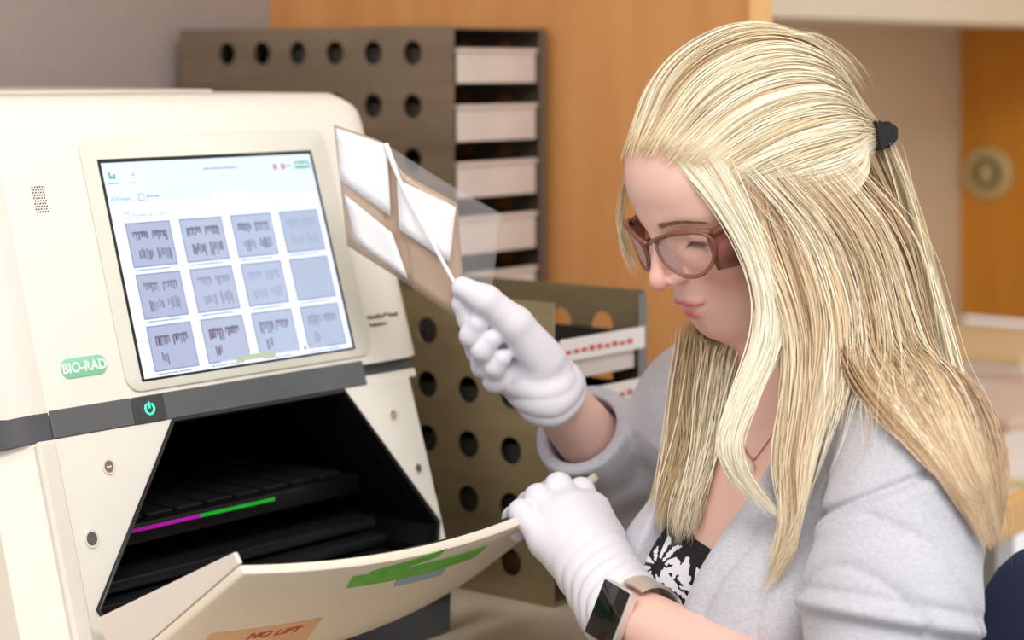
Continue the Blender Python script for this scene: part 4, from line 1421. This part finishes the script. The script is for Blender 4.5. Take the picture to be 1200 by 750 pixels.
# necklace with a small pearl pendant
M_gold = mat('rose_gold', (224, 160, 130), .25, .9)
M_pearl = mat('pearl', (252, 240, 236), .08, coat=.8)
def on_chest(x, z, y0=.2):
    ys = np.linspace(y0, -.02, 260)
    d = skin_sdf(np.array([T(x, y, z) for y in ys], f32))
    i = int(np.argmax(d < 0)) if (d < 0).any() else 259
    return npv(x, ys[i], z)
bm = bmesh.new()
PX, PZ = .030, -.024
ch = []
for q in np.linspace(-1, 1, 25):
    x = PX*(1-abs(q))+q*.052; z = PZ+(abs(q)**1.3)*.075
    a_ = on_chest(x, z); ch.append(Vector(T(a_[0], a_[1]+.0014, a_[2])))
tube(bm, ch, .0007, 5)
nk_ = obj('necklace', bm, M_gold, woman, True)
bm = bmesh.new()
a_ = on_chest(PX, PZ-.005)
bmesh.ops.create_uvsphere(bm, u_segments=16, v_segments=10, radius=.0062, matrix=Matrix.Translation(Vector(T(a_[0], a_[1]+.0050, a_[2]))))
obj('pendant', bm, M_pearl, nk_, True)
# ---------------------------------------------------------------- hair: fine strands laid along guides, pushed out of the body and clothes
M_hair = bpy.data.materials.new('blonde_hair'); M_hair.use_nodes = True
def hair_nodes():
    nt = M_hair.node_tree; N = nt.nodes; L = nt.links
    b = N['Principled BSDF']; b.inputs['Roughness'].default_value = .38
    b.inputs['Specular IOR Level'].default_value = .45
    at = N.new('ShaderNodeAttribute'); at.attribute_name = 'tone'
    rp = N.new('ShaderNodeValToRGB'); cr = rp.color_ramp
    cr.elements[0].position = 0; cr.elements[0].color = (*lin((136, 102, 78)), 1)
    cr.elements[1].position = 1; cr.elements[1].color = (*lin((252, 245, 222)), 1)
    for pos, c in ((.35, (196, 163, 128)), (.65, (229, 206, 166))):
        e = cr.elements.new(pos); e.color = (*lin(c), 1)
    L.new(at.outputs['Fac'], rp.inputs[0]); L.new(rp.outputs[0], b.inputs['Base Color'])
hair_nodes()
HC = npv(0, -.018, .040)                        # centre of the skull in the head frame
def shell(dv, lay):
    """radius of the hair mass along head-frame directions dv; lay 0 scalp .. 1 outside"""
    r = np.array([.0735, .0965, .0825])
    k = 1/np.linalg.norm(dv/r, axis=-1)
    back = np.clip(-dv[..., 1], 0, 1); top_ = np.clip(dv[..., 2], 0, 1)
    return k+.002+lay*(.010+.009*back+.003*top_)
NS = 26
def slerp(a, b, t):
    w = np.arccos(np.clip((a*b).sum(-1), -1, 1))[:, None]
    return (np.sin((1-t)*w)[..., None]*a[:, None]+np.sin(t*w)[..., None]*b[:, None])/np.sin(w)[..., None]
def nrm(a): return a/np.linalg.norm(a, axis=-1, keepdims=True)
strands, tones, radii = [], [], []
def add(S_, tone, r):
    strands.append(S_); tones.append(np.broadcast_to(tone, S_.shape[:2])); radii.append(np.broadcast_to(r, S_.shape[:2]))

CLIP = tohead(PP(1030, 158, 1.700)[None].astype(f32))[0].astype(float)
# 1 the crown, combed back from the hairline to the clip
NT = 7000
hl_pts = np.array([(-.072, -.01, .030), (-.068, .038, .045), (-.056, .066, .062), (-.032, .083, .076), (0, .089, .080), (.028, .083, .077), (.050, .068, .064), (.063, .052, .046), (.070, .036, .030), (.073, .018, .014)])
hp = smooth_path(hl_pts, 400)
w_ = np.concatenate([np.linspace(.4, 1, 160), np.linspace(1, 1.5, 240)]); w_ /= w_.sum()
ii = rng.choice(400, NT, p=w_)
st = hp[ii]+rng.normal(0, .0024, (NT, 3))+(np.abs(rng.normal(0, .006, (NT, 1))))*np.array([0, -.6, .8])
# some strands start further back on the crown
back_ = rng.random(NT)**2*.55
d0 = nrm(st-HC); d1 = nrm(CLIP-HC)+rng.normal(0, .035, (NT, 3)); d1 = nrm(d1)
t = np.linspace(0, 1, NS)[None]*(1-back_[:, None])+back_[:, None]
qn = ii/399
phi_ = np.radians(np.where(qn > .444, (np.clip(qn-.444, 0, 1)/.556)**.72*110, (qn-.444)/.444*80))
md = np.stack([np.sin(phi_), -.12+0*phi_, np.cos(phi_)], -1)*1.25+rng.normal(0, .02, (NT, 3))
T1 = t[..., None]
dirs = nrm((1-T1)**2*d0[:, None]+2*T1*(1-T1)*md[:, None]+T1**2*d1[:, None])
side = np.clip((ii/400-.62)/.38, 0, 1)[:, None]
lay = rng.random((NT, 1))**.6
pro = np.sin(np.pi*np.clip(t, 0, 1))**.6
clump = np.sin(ii[:, None]*.35+1.3*np.sin(ii[:, None]*.11))
R = shell(dirs, 0)*1+(shell(dirs, 1)-shell(dirs, 0))*(lay*pro+.05)+.0016*clump*pro+side*.009*np.sin(np.pi*np.clip(t*1.15, 0, 1))**.7
R = np.where(t > .86, R*(1-(t-.86)/.14)+(t-.86)/.14*np.linalg.norm(CLIP-HC), R)
pt = HC+dirs*R[..., None]
pt[..., 2] -= side*.012*np.sin(np.pi*t)
pt[..., 2] += (1-side)*.004*np.sin(np.pi*t)
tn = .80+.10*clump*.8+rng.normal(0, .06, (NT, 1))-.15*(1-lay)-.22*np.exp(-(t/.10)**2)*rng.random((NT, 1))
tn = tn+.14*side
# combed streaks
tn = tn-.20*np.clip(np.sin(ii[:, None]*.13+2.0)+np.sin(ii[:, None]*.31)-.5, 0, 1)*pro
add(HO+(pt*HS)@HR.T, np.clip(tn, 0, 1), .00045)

def smooth_rows(G, m):
    """Catmull-Rom each guide to m points; G (k, q, 3)"""
    return np.stack([smooth_path(g, m) for g in G])
def lock(guides, N, width, depth, tone, tips=.35, r=.00045, wave=.004, nclump=14, tone_var=.13, roots=1.0, fray=.10, gold=.22):
    """a curtain of strands between neighbouring guides ((x, y, D) lists of equal length)"""
    G = smooth_rows([[PP(*q) for q in g] for g in guides], NS)
    k = len(G)
    cen = np.sort(rng.random(nclump))
    s = rng.random(N)
    ci = np.abs(s[:, None]-cen[None]).argmin(1)
    tt = np.linspace(0, 1, NS)
    pull = tips*1.35*tt[None]**1.6+.22
    ss = s[:, None]*(1-pull*.8)+cen[ci][:, None]*pull*.8
    x = np.clip(ss, 0, 1)*(k-1); i0 = np.minimum(x.astype(int), max(k-2, 0)); fr = (x-i0)[..., None]
    J = np.arange(NS)[None]
    Pn = G[i0, J]*(1-fr)+G[np.minimum(i0+1, k-1), J]*fr
    taper = (roots*(1-tt)+(1-tips*1.5)*tt)[None, :, None]
    off = rng.normal(0, 1, (N, 1, 3))*np.array([width, depth, width*.3])
    ph = rng.random((nclump, 3))*6.28
    wv = np.stack([np.sin(tt[None]*7+ph[ci, 0:1]), np.sin(tt[None]*6+ph[ci, 1:2])*.8, np.zeros((N, NS))], -1)*wave*(tt[None, :, None])
    own = np.stack([np.sin(tt[None]*(5+4*rng.random((N, 1)))+6.28*rng.random((N, 1))) for _ in range(3)], -1)*(.0012+.0028*rng.random((N, 1, 1))**3)
    # strands end at different lengths
    Pn = Pn+off*taper+wv+own
    ln = 1-fray*rng.random((N, 1))**.5*2
    idx = np.clip(tt[None]*ln*(NS-1), 0, NS-1.001); a0 = idx.astype(int); fa = (idx-a0)[..., None]
    rows = np.arange(N)[:, None]
    Pn = Pn[rows, a0]*(1-fa)+Pn[rows, a0+1]*fa
    tone_c = rng.normal(0, tone_var, nclump)[ci][:, None]
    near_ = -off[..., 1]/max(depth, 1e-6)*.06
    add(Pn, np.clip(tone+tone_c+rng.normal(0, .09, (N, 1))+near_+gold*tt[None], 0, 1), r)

# 2 the darker under-layer falling over her left side, then over and behind the shoulder
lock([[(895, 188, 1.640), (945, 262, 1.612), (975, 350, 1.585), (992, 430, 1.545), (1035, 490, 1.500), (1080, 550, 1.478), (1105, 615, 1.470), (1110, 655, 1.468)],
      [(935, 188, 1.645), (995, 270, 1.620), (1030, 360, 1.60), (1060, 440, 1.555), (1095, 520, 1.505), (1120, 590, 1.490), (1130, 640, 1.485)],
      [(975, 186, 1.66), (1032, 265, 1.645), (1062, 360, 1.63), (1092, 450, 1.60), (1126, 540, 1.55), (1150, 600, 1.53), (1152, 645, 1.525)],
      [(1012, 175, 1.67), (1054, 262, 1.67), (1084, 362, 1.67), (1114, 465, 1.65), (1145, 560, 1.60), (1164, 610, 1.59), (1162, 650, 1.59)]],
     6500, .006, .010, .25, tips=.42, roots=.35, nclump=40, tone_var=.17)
# 3 pale tail hanging straight from the clip
lock([[(1034, 168, 1.690), (1060, 240, 1.680), (1082, 340, 1.665), (1110, 440, 1.64), (1140, 540, 1.60), (1155, 640, 1.58)],
      [(1038, 172, 1.705), (1068, 250, 1.70), (1096, 350, 1.69), (1127, 455, 1.67), (1160, 560, 1.64), (1168, 636, 1.62)]],
     1800, .003, .006, .76, tips=.3, nclump=8)
# 4 hair in front of the left shoulder, falling to the chest
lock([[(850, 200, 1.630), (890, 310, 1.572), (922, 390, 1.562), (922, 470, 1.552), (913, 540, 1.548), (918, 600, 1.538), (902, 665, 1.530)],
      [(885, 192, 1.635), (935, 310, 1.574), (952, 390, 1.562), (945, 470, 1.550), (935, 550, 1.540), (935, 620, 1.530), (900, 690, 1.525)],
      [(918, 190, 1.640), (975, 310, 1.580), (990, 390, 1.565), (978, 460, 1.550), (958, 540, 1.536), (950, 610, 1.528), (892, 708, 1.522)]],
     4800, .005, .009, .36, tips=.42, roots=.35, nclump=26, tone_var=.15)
# 5 the pale strand that frames the face
lock([[(800, 182, 1.625), (842, 236, 1.590), (880, 300, 1.574), (897, 370, 1.566), (876, 440, 1.560), (852, 500, 1.556), (850, 535, 1.552), (872, 575, 1.545), (915, 608, 1.535)],
      [(830, 176, 1.615), (868, 236, 1.582), (896, 310, 1.570), (908, 390, 1.562), (890, 440, 1.556), (868, 495, 1.552), (864, 532, 1.548), (886, 572, 1.542), (925, 616, 1.532)]],
     2200, .0025, .005, .88, tips=.4, nclump=7)
# 6 hair on the far side of the face and over her right chest
lock([[(737, 196, 1.690), (727, 232, 1.70), (728, 275, 1.705), (738, 308, 1.705), (750, 332, 1.70)],
      [(742, 196, 1.690), (733, 232, 1.70), (731, 275, 1.705), (741, 310, 1.705), (752, 334, 1.70)]], 60, .0008, .002, .8, tips=.3, nclump=3, r=.00035)
lock([[(812, 380, 1.700), (800, 440, 1.695), (792, 510, 1.685), (772, 575, 1.675), (757, 622, 1.665)],
      [(835, 380, 1.690), (824, 450, 1.685), (815, 530, 1.670), (800, 590, 1.655), (795, 645, 1.645)],
      [(862, 380, 1.680), (852, 450, 1.670), (838, 520, 1.655), (822, 580, 1.645), (806, 640, 1.640)]], 2000, .006, .009, .66, tips=.5, nclump=12, tone_var=.14)
# a few stray hairs above the crown and at the tips
lock([[(905, 50, 1.67), (960, 42, 1.66), (1000, 75, 1.67), (1030, 130, 1.68)], [(890, 60, 1.67), (930, 36, 1.66), (985, 70, 1.67), (1020, 120, 1.68)]], 40, .006, .01, .8, r=.0002, nclump=8)
lock([[(1120, 440, 1.66), (1160, 520, 1.65), (1180, 600, 1.65), (1170, 660, 1.64)], [(1110, 420, 1.65), (1150, 500, 1.64), (1165, 590, 1.64), (1175, 668, 1.64)]], 40, .006, .01, .65, r=.0002, nclump=8)

lock([[(860, 190, 1.59), (930, 270, 1.575), (960, 360, 1.565), (950, 460, 1.54), (940, 560, 1.53), (900, 650, 1.52)],
      [(960, 180, 1.62), (1040, 270, 1.60), (1070, 360, 1.59), (1100, 460, 1.53), (1130, 550, 1.49), (1140, 650, 1.485)]], 260, .012, .006, .62, tips=.1, r=.00028, nclump=60, tone_var=.22, fray=.2)
S_all = np.concatenate(strands); tone_all = np.concatenate(tones); r_all = np.concatenate(radii)
def body_cloth(p):
    d = np.minimum(head_sdf(p), skin_body_only(p))
    b, t_ = torso_soft(p, .016)
    x, y = t_[:, 0], t_[:, 1]
    el, er = edge_left(t_[:, 2]), edge_right(t_[:, 2])
    open_ = (x > er) & (x < el) & (y > 0)
    c = smin(b, cone(p, L_sh, L_cu, .063, .070), .03)
    c = smin(c, cone(p, R_sh, R_el, .060, .058), .03)
    return np.where(open_, d, np.minimum(d, c))
q = S_all.reshape(-1, 3).astype(f32)
for _ in range(3):
    d = np.concatenate([body_cloth(q[i:i+100000]) for i in range(0, len(q), 100000)])
    m = np.nonzero(d < .0035)[0]
    if not len(m): break
    h = f32(.001)
    g = np.stack([body_cloth(q[m]+np.eye(3, dtype=f32)[k]*h) for k in range(3)], -1)-d[m][:, None]
    g /= np.linalg.norm(g, axis=1, keepdims=True)+1e-9
    q[m] += g*(f32(.004)-d[m])[:, None]
S_all = q.reshape(S_all.shape).astype(float)
# even out kinks left by the pushing
for _ in range(3):
    S_all[:, 1:-1] = S_all[:, 1:-1]*.5+(S_all[:, :-2]+S_all[:, 2:])*.25

AX0, AX1 = HO-HR@npv(0, .02, 0), npv(TO[0], TO[1], .9)
def strand_mesh(S_, tone, r):
    """each strand a slim ribbon that lies flat on the hair mass, with a tilt of its own"""
    N, M = S_.shape[:2]
    tg = nrm(np.gradient(S_, axis=1))
    zz = np.clip((HO[2]-S_[..., 2:3])/.25, 0, 1)
    out = nrm(S_-(AX0*(1-zz)+AX1*zz)*np.array([1, 1, 0])-np.array([0, 0, 1])*np.where(zz > 0, S_[..., 2:3], HO[2]))
    out = nrm(out+rng.normal(0, .45, (N, 1, 3)))
    b_ = nrm(np.cross(tg, out))
    tt = np.linspace(0, 1, M)
    rad = (r*(np.clip((1-tt)/.25, 0.12, 1)*np.clip(tt/.10+.12, 0, 1))[None])[..., None]
    v = np.stack([S_-b_*rad, S_+b_*rad], 2).reshape(-1, 3)
    base = ((np.arange(N)[:, None]*M+np.arange(M-1)[None])*2).ravel()
    return v, np.stack([base, base+1, base+3, base+2], -1), np.repeat(tone.reshape(-1), 2)
v, f, tn_ = strand_mesh(S_all, tone_all, r_all)
hair = npobj('hair', v, f, M_hair, woman)
set_tone(hair, 'tone', tn_)
hair['kind'] = 'stuff'
# scalp: hair-coloured cap under the strands
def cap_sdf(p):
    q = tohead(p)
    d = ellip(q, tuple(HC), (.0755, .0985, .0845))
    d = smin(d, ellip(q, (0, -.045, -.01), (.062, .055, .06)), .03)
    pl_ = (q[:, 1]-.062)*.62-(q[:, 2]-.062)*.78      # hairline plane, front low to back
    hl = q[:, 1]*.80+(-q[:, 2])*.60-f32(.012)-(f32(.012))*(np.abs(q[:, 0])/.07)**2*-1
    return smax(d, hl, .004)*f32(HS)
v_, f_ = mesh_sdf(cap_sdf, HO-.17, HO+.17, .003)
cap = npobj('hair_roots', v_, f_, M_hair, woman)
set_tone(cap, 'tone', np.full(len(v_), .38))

# black hair clip
M_clip = mat('black_clip_plastic', (14, 14, 15), .22)
c0 = PP(1031, 157, 1.690)
ax1 = npv(.92, .25, .10); ax1 /= np.linalg.norm(ax1)
ax3 = npv(-.18, .05, .95); ax3 -= ax1*(ax3@ax1); ax3 /= np.linalg.norm(ax3); ax2 = np.cross(ax3, ax1)
bm = bmesh.new()
prof = [(-.007, -.012), (.002, -.013), (.011, -.006), (.0125, .003), (.006, .0095), (-.007, .010)]
prism(bm, [Vector(c0+ax1*a_+ax3*b_-ax2*.012) for a_, b_ in prof], Vector(ax2*.024))
bevel_all(bm, .0022, 3)
clip = obj('hair_clip', bm, M_clip, woman, 40); clip['label'] = 'small black hair clip'
bm = bmesh.new()
frame_box(bm, Vector(c0), Vector(ax1), Vector(ax2), Vector(ax3), (-.0085, -.016, -.014), (-.0045, .016, .011)); bevel_all(bm, .0012, 2)
obj('clip_jaw', bm, M_clip, clip, 40)
# ---------------------------------------------------------------- plastic sleeve with blots, office chair
M_film = film('clear_sleeve_film', (236, 236, 238), .10, .08)
M_filmt = film('sleeve_film_tan_reflection', (214, 186, 164), .62, .2)  # tan reflection put into the film's colour; the sleeve itself is clear
M_blot = mat('blot_membrane', (248, 247, 248), .7)
M_fold = mat('sleeve_fold_highlight', (244, 244, 248), .3)  # bright highlight along the fold, put in as opaque white colour
slv = thing('plastic_sleeve', 'clear plastic sleeve holding white blot membranes, pinched in the raised glove', 'sleeve', tuple(PP(470, 260, 1.79)))
def leaf(name, cols, m, thick, nu=14, nv=10, parent=slv):
    """cols: list of (top, bottom) points (x, y, D); a gently curved leaf with thickness"""
    tp = smooth_path([PP(*c[0]) for c in cols], nu); bt = smooth_path([PP(*c[1]) for c in cols], nu)
    fr = np.linspace(0, 1, nv)
    G = tp[:, None]*(1-fr[None, :, None])+bt[:, None]*fr[None, :, None]
    du = np.gradient(G, axis=0); dv = np.gradient(G, axis=1)
    nn = np.cross(du, dv); nn /= np.linalg.norm(nn, axis=-1, keepdims=True)
    s = np.sign((nn*(npv(0, 0, CZ)-G)).sum(-1, keepdims=True)); nn *= s
    bm = bmesh.new()
    A_ = [[bm.verts.new(G[i, j]+nn[i, j]*thick/2) for j in range(nv)] for i in range(nu)]
    B_ = [[bm.verts.new(G[i, j]-nn[i, j]*thick/2) for j in range(nv)] for i in range(nu)]
    for i in range(nu-1):
        for j in range(nv-1):
            bm.faces.new((A_[i][j], A_[i+1][j], A_[i+1][j+1], A_[i][j+1])); bm.faces.new((B_[i][j], B_[i][j+1], B_[i+1][j+1], B_[i+1][j]))
    for i in range(nu-1):
        bm.faces.new((A_[i][0], B_[i][0], B_[i+1][0], A_[i+1][0])); bm.faces.new((A_[i][-1], A_[i+1][-1], B_[i+1][-1], B_[i][-1]))
    for j in range(nv-1):
        bm.faces.new((A_[0][j], A_[0][j+1], B_[0][j+1], B_[0][j])); bm.faces.new((A_[-1][j], B_[-1][j], B_[-1][j+1], A_[-1][j+1]))
    return obj(name, bm, m, parent, True)
leaf('front_leaf', [((391, 146, 1.800), (407, 288, 1.800)), ((452, 169, 1.785), (478, 333, 1.785)), ((470, 200, 1.780), (492, 344, 1.780)), ((536, 238, 1.768), (546, 380, 1.766))], M_filmt, .0004)
lb = []
for cols in ([((394, 150, 1.796), (399, 211, 1.796)), ((453, 170, 1.782), (458, 254, 1.782))],
             [((404, 228, 1.795), (417, 283, 1.795)), ((459, 273, 1.782), (479, 328, 1.782))],
             [((465, 210, 1.777), (468, 269, 1.777)), ((534, 243, 1.765), (527, 308, 1.765))]):
    leaf('blot', cols, M_blot, .0006, 6, 6)
leaf('back_leaf', [((452, 169, 1.790), (546, 384, 1.768)), ((520, 212, 1.80), (560, 360, 1.79)), ((590, 252, 1.815), (576, 334, 1.805))], M_film, .0003)
bm = bmesh.new()
fp = [Vector(q) for q in smooth_path([PP(452, 168, 1.781), PP(470, 215, 1.772), PP(500, 272, 1.764), PP(532, 330, 1.757), PP(541, 345, 1.756)], 24)]
tube(bm, fp, [.0022]*4+[.0016]*16+[.0030]*4, 8, flat=.5)
obj('folded_edge_highlight', bm, M_fold, slv, True)

M_seat = mat('navy_chair_fabric', (52, 64, 100), .9, var=(45, 56, 90), vscale=300, bump=.2, bscale=500)
M_cbase = mat('chair_black_plastic', (24, 24, 26), .5)
cy = math.atan2(tf[1], tf[0])-math.pi/2
ch_o = npv(TO[0], TO[1], 0)
chair = thing('office_chair', 'navy blue upholstered office chair under and behind the woman', 'chair', (float(TO[0]), float(TO[1]), 0), cy)
def CP(x, y, z): return Vector(ch_o+tl*x+tf*y+npv(0, 0, z))
TL_, TF_ = Vector(tl), Vector(tf)
bm = bmesh.new()
def pad(bm, w, h, d, r, place, bow=0.0):
    k = 8; pts_ = []
    for (cx, cy_, a0) in ((w/2-r, h/2-r, 0), (-w/2+r, h/2-r, math.pi/2), (-w/2+r, -h/2+r, math.pi), (w/2-r, -h/2+r, 1.5*math.pi)):
        for i in range(k+1):
            a_ = a0+i*math.pi/2/k; pts_.append((cx+r*math.cos(a_), cy_+r*math.sin(a_)))
    f0 = [bm.verts.new(place(x, y, -d/2+bow*x*x)) for x, y in pts_]; f1 = [bm.verts.new(place(x, y, d/2+bow*x*x)) for x, y in pts_]
    n_ = len(pts_); bm.faces.new(f0[::-1]); bm.faces.new(f1)
    for i in range(n_): bm.faces.new((f0[i], f0[(i+1) % n_], f1[(i+1) % n_], f1[i]))
    bevel_all(bm, d*.35, 3, 50)
pad(bm, .46, .44, .07, .08, lambda x, y, z: CP(x, y+.02, z+.388))
obj('seat', bm, M_seat, chair, 40)
bm = bmesh.new()
pad(bm, .42, .40, .05, .13, lambda x, y, z: CP(x+.16, -.235+z, y+.675))
obj('backrest', bm, M_seat, chair, 40)
bm = bmesh.new()
tube(bm, [CP(.05, -.10, .345), CP(.10, -.25, .35), CP(.15, -.285, .45), CP(.16, -.275, .62)], .016, 8); obj('back_bar', bm, M_cbase, chair, True)
bm = bmesh.new()
tube(bm, [CP(0, .0, .352), CP(0, .0, .20), CP(0, .0, .10)], [.028, .026, .03], 14); obj('gas_post', bm, M_cbase, chair, True)
for k in range(5):
    a_ = k*2*math.pi/5+.3
    bm = bmesh.new()
    e = CP(.29*math.cos(a_), .29*math.sin(a_), .075)
    tube(bm, [CP(0, 0, .115), CP(.15*math.cos(a_), .15*math.sin(a_), .10), e], [.022, .018, .014], 8)
    lg = obj('base_arm', bm, M_cbase, chair, True)
    bm = bmesh.new()
    bmesh.ops.create_cone(bm, cap_ends=True, segments=16, radius1=.029, radius2=.029, depth=.04, matrix=Matrix.Translation(e-V(0, 0, .0455)) @ Matrix.Rotation(a_+cy, 4, 'Z') @ Matrix.Rotation(math.pi/2, 4, 'X'))
    obj('caster', bm, M_cbase, lg, 40)
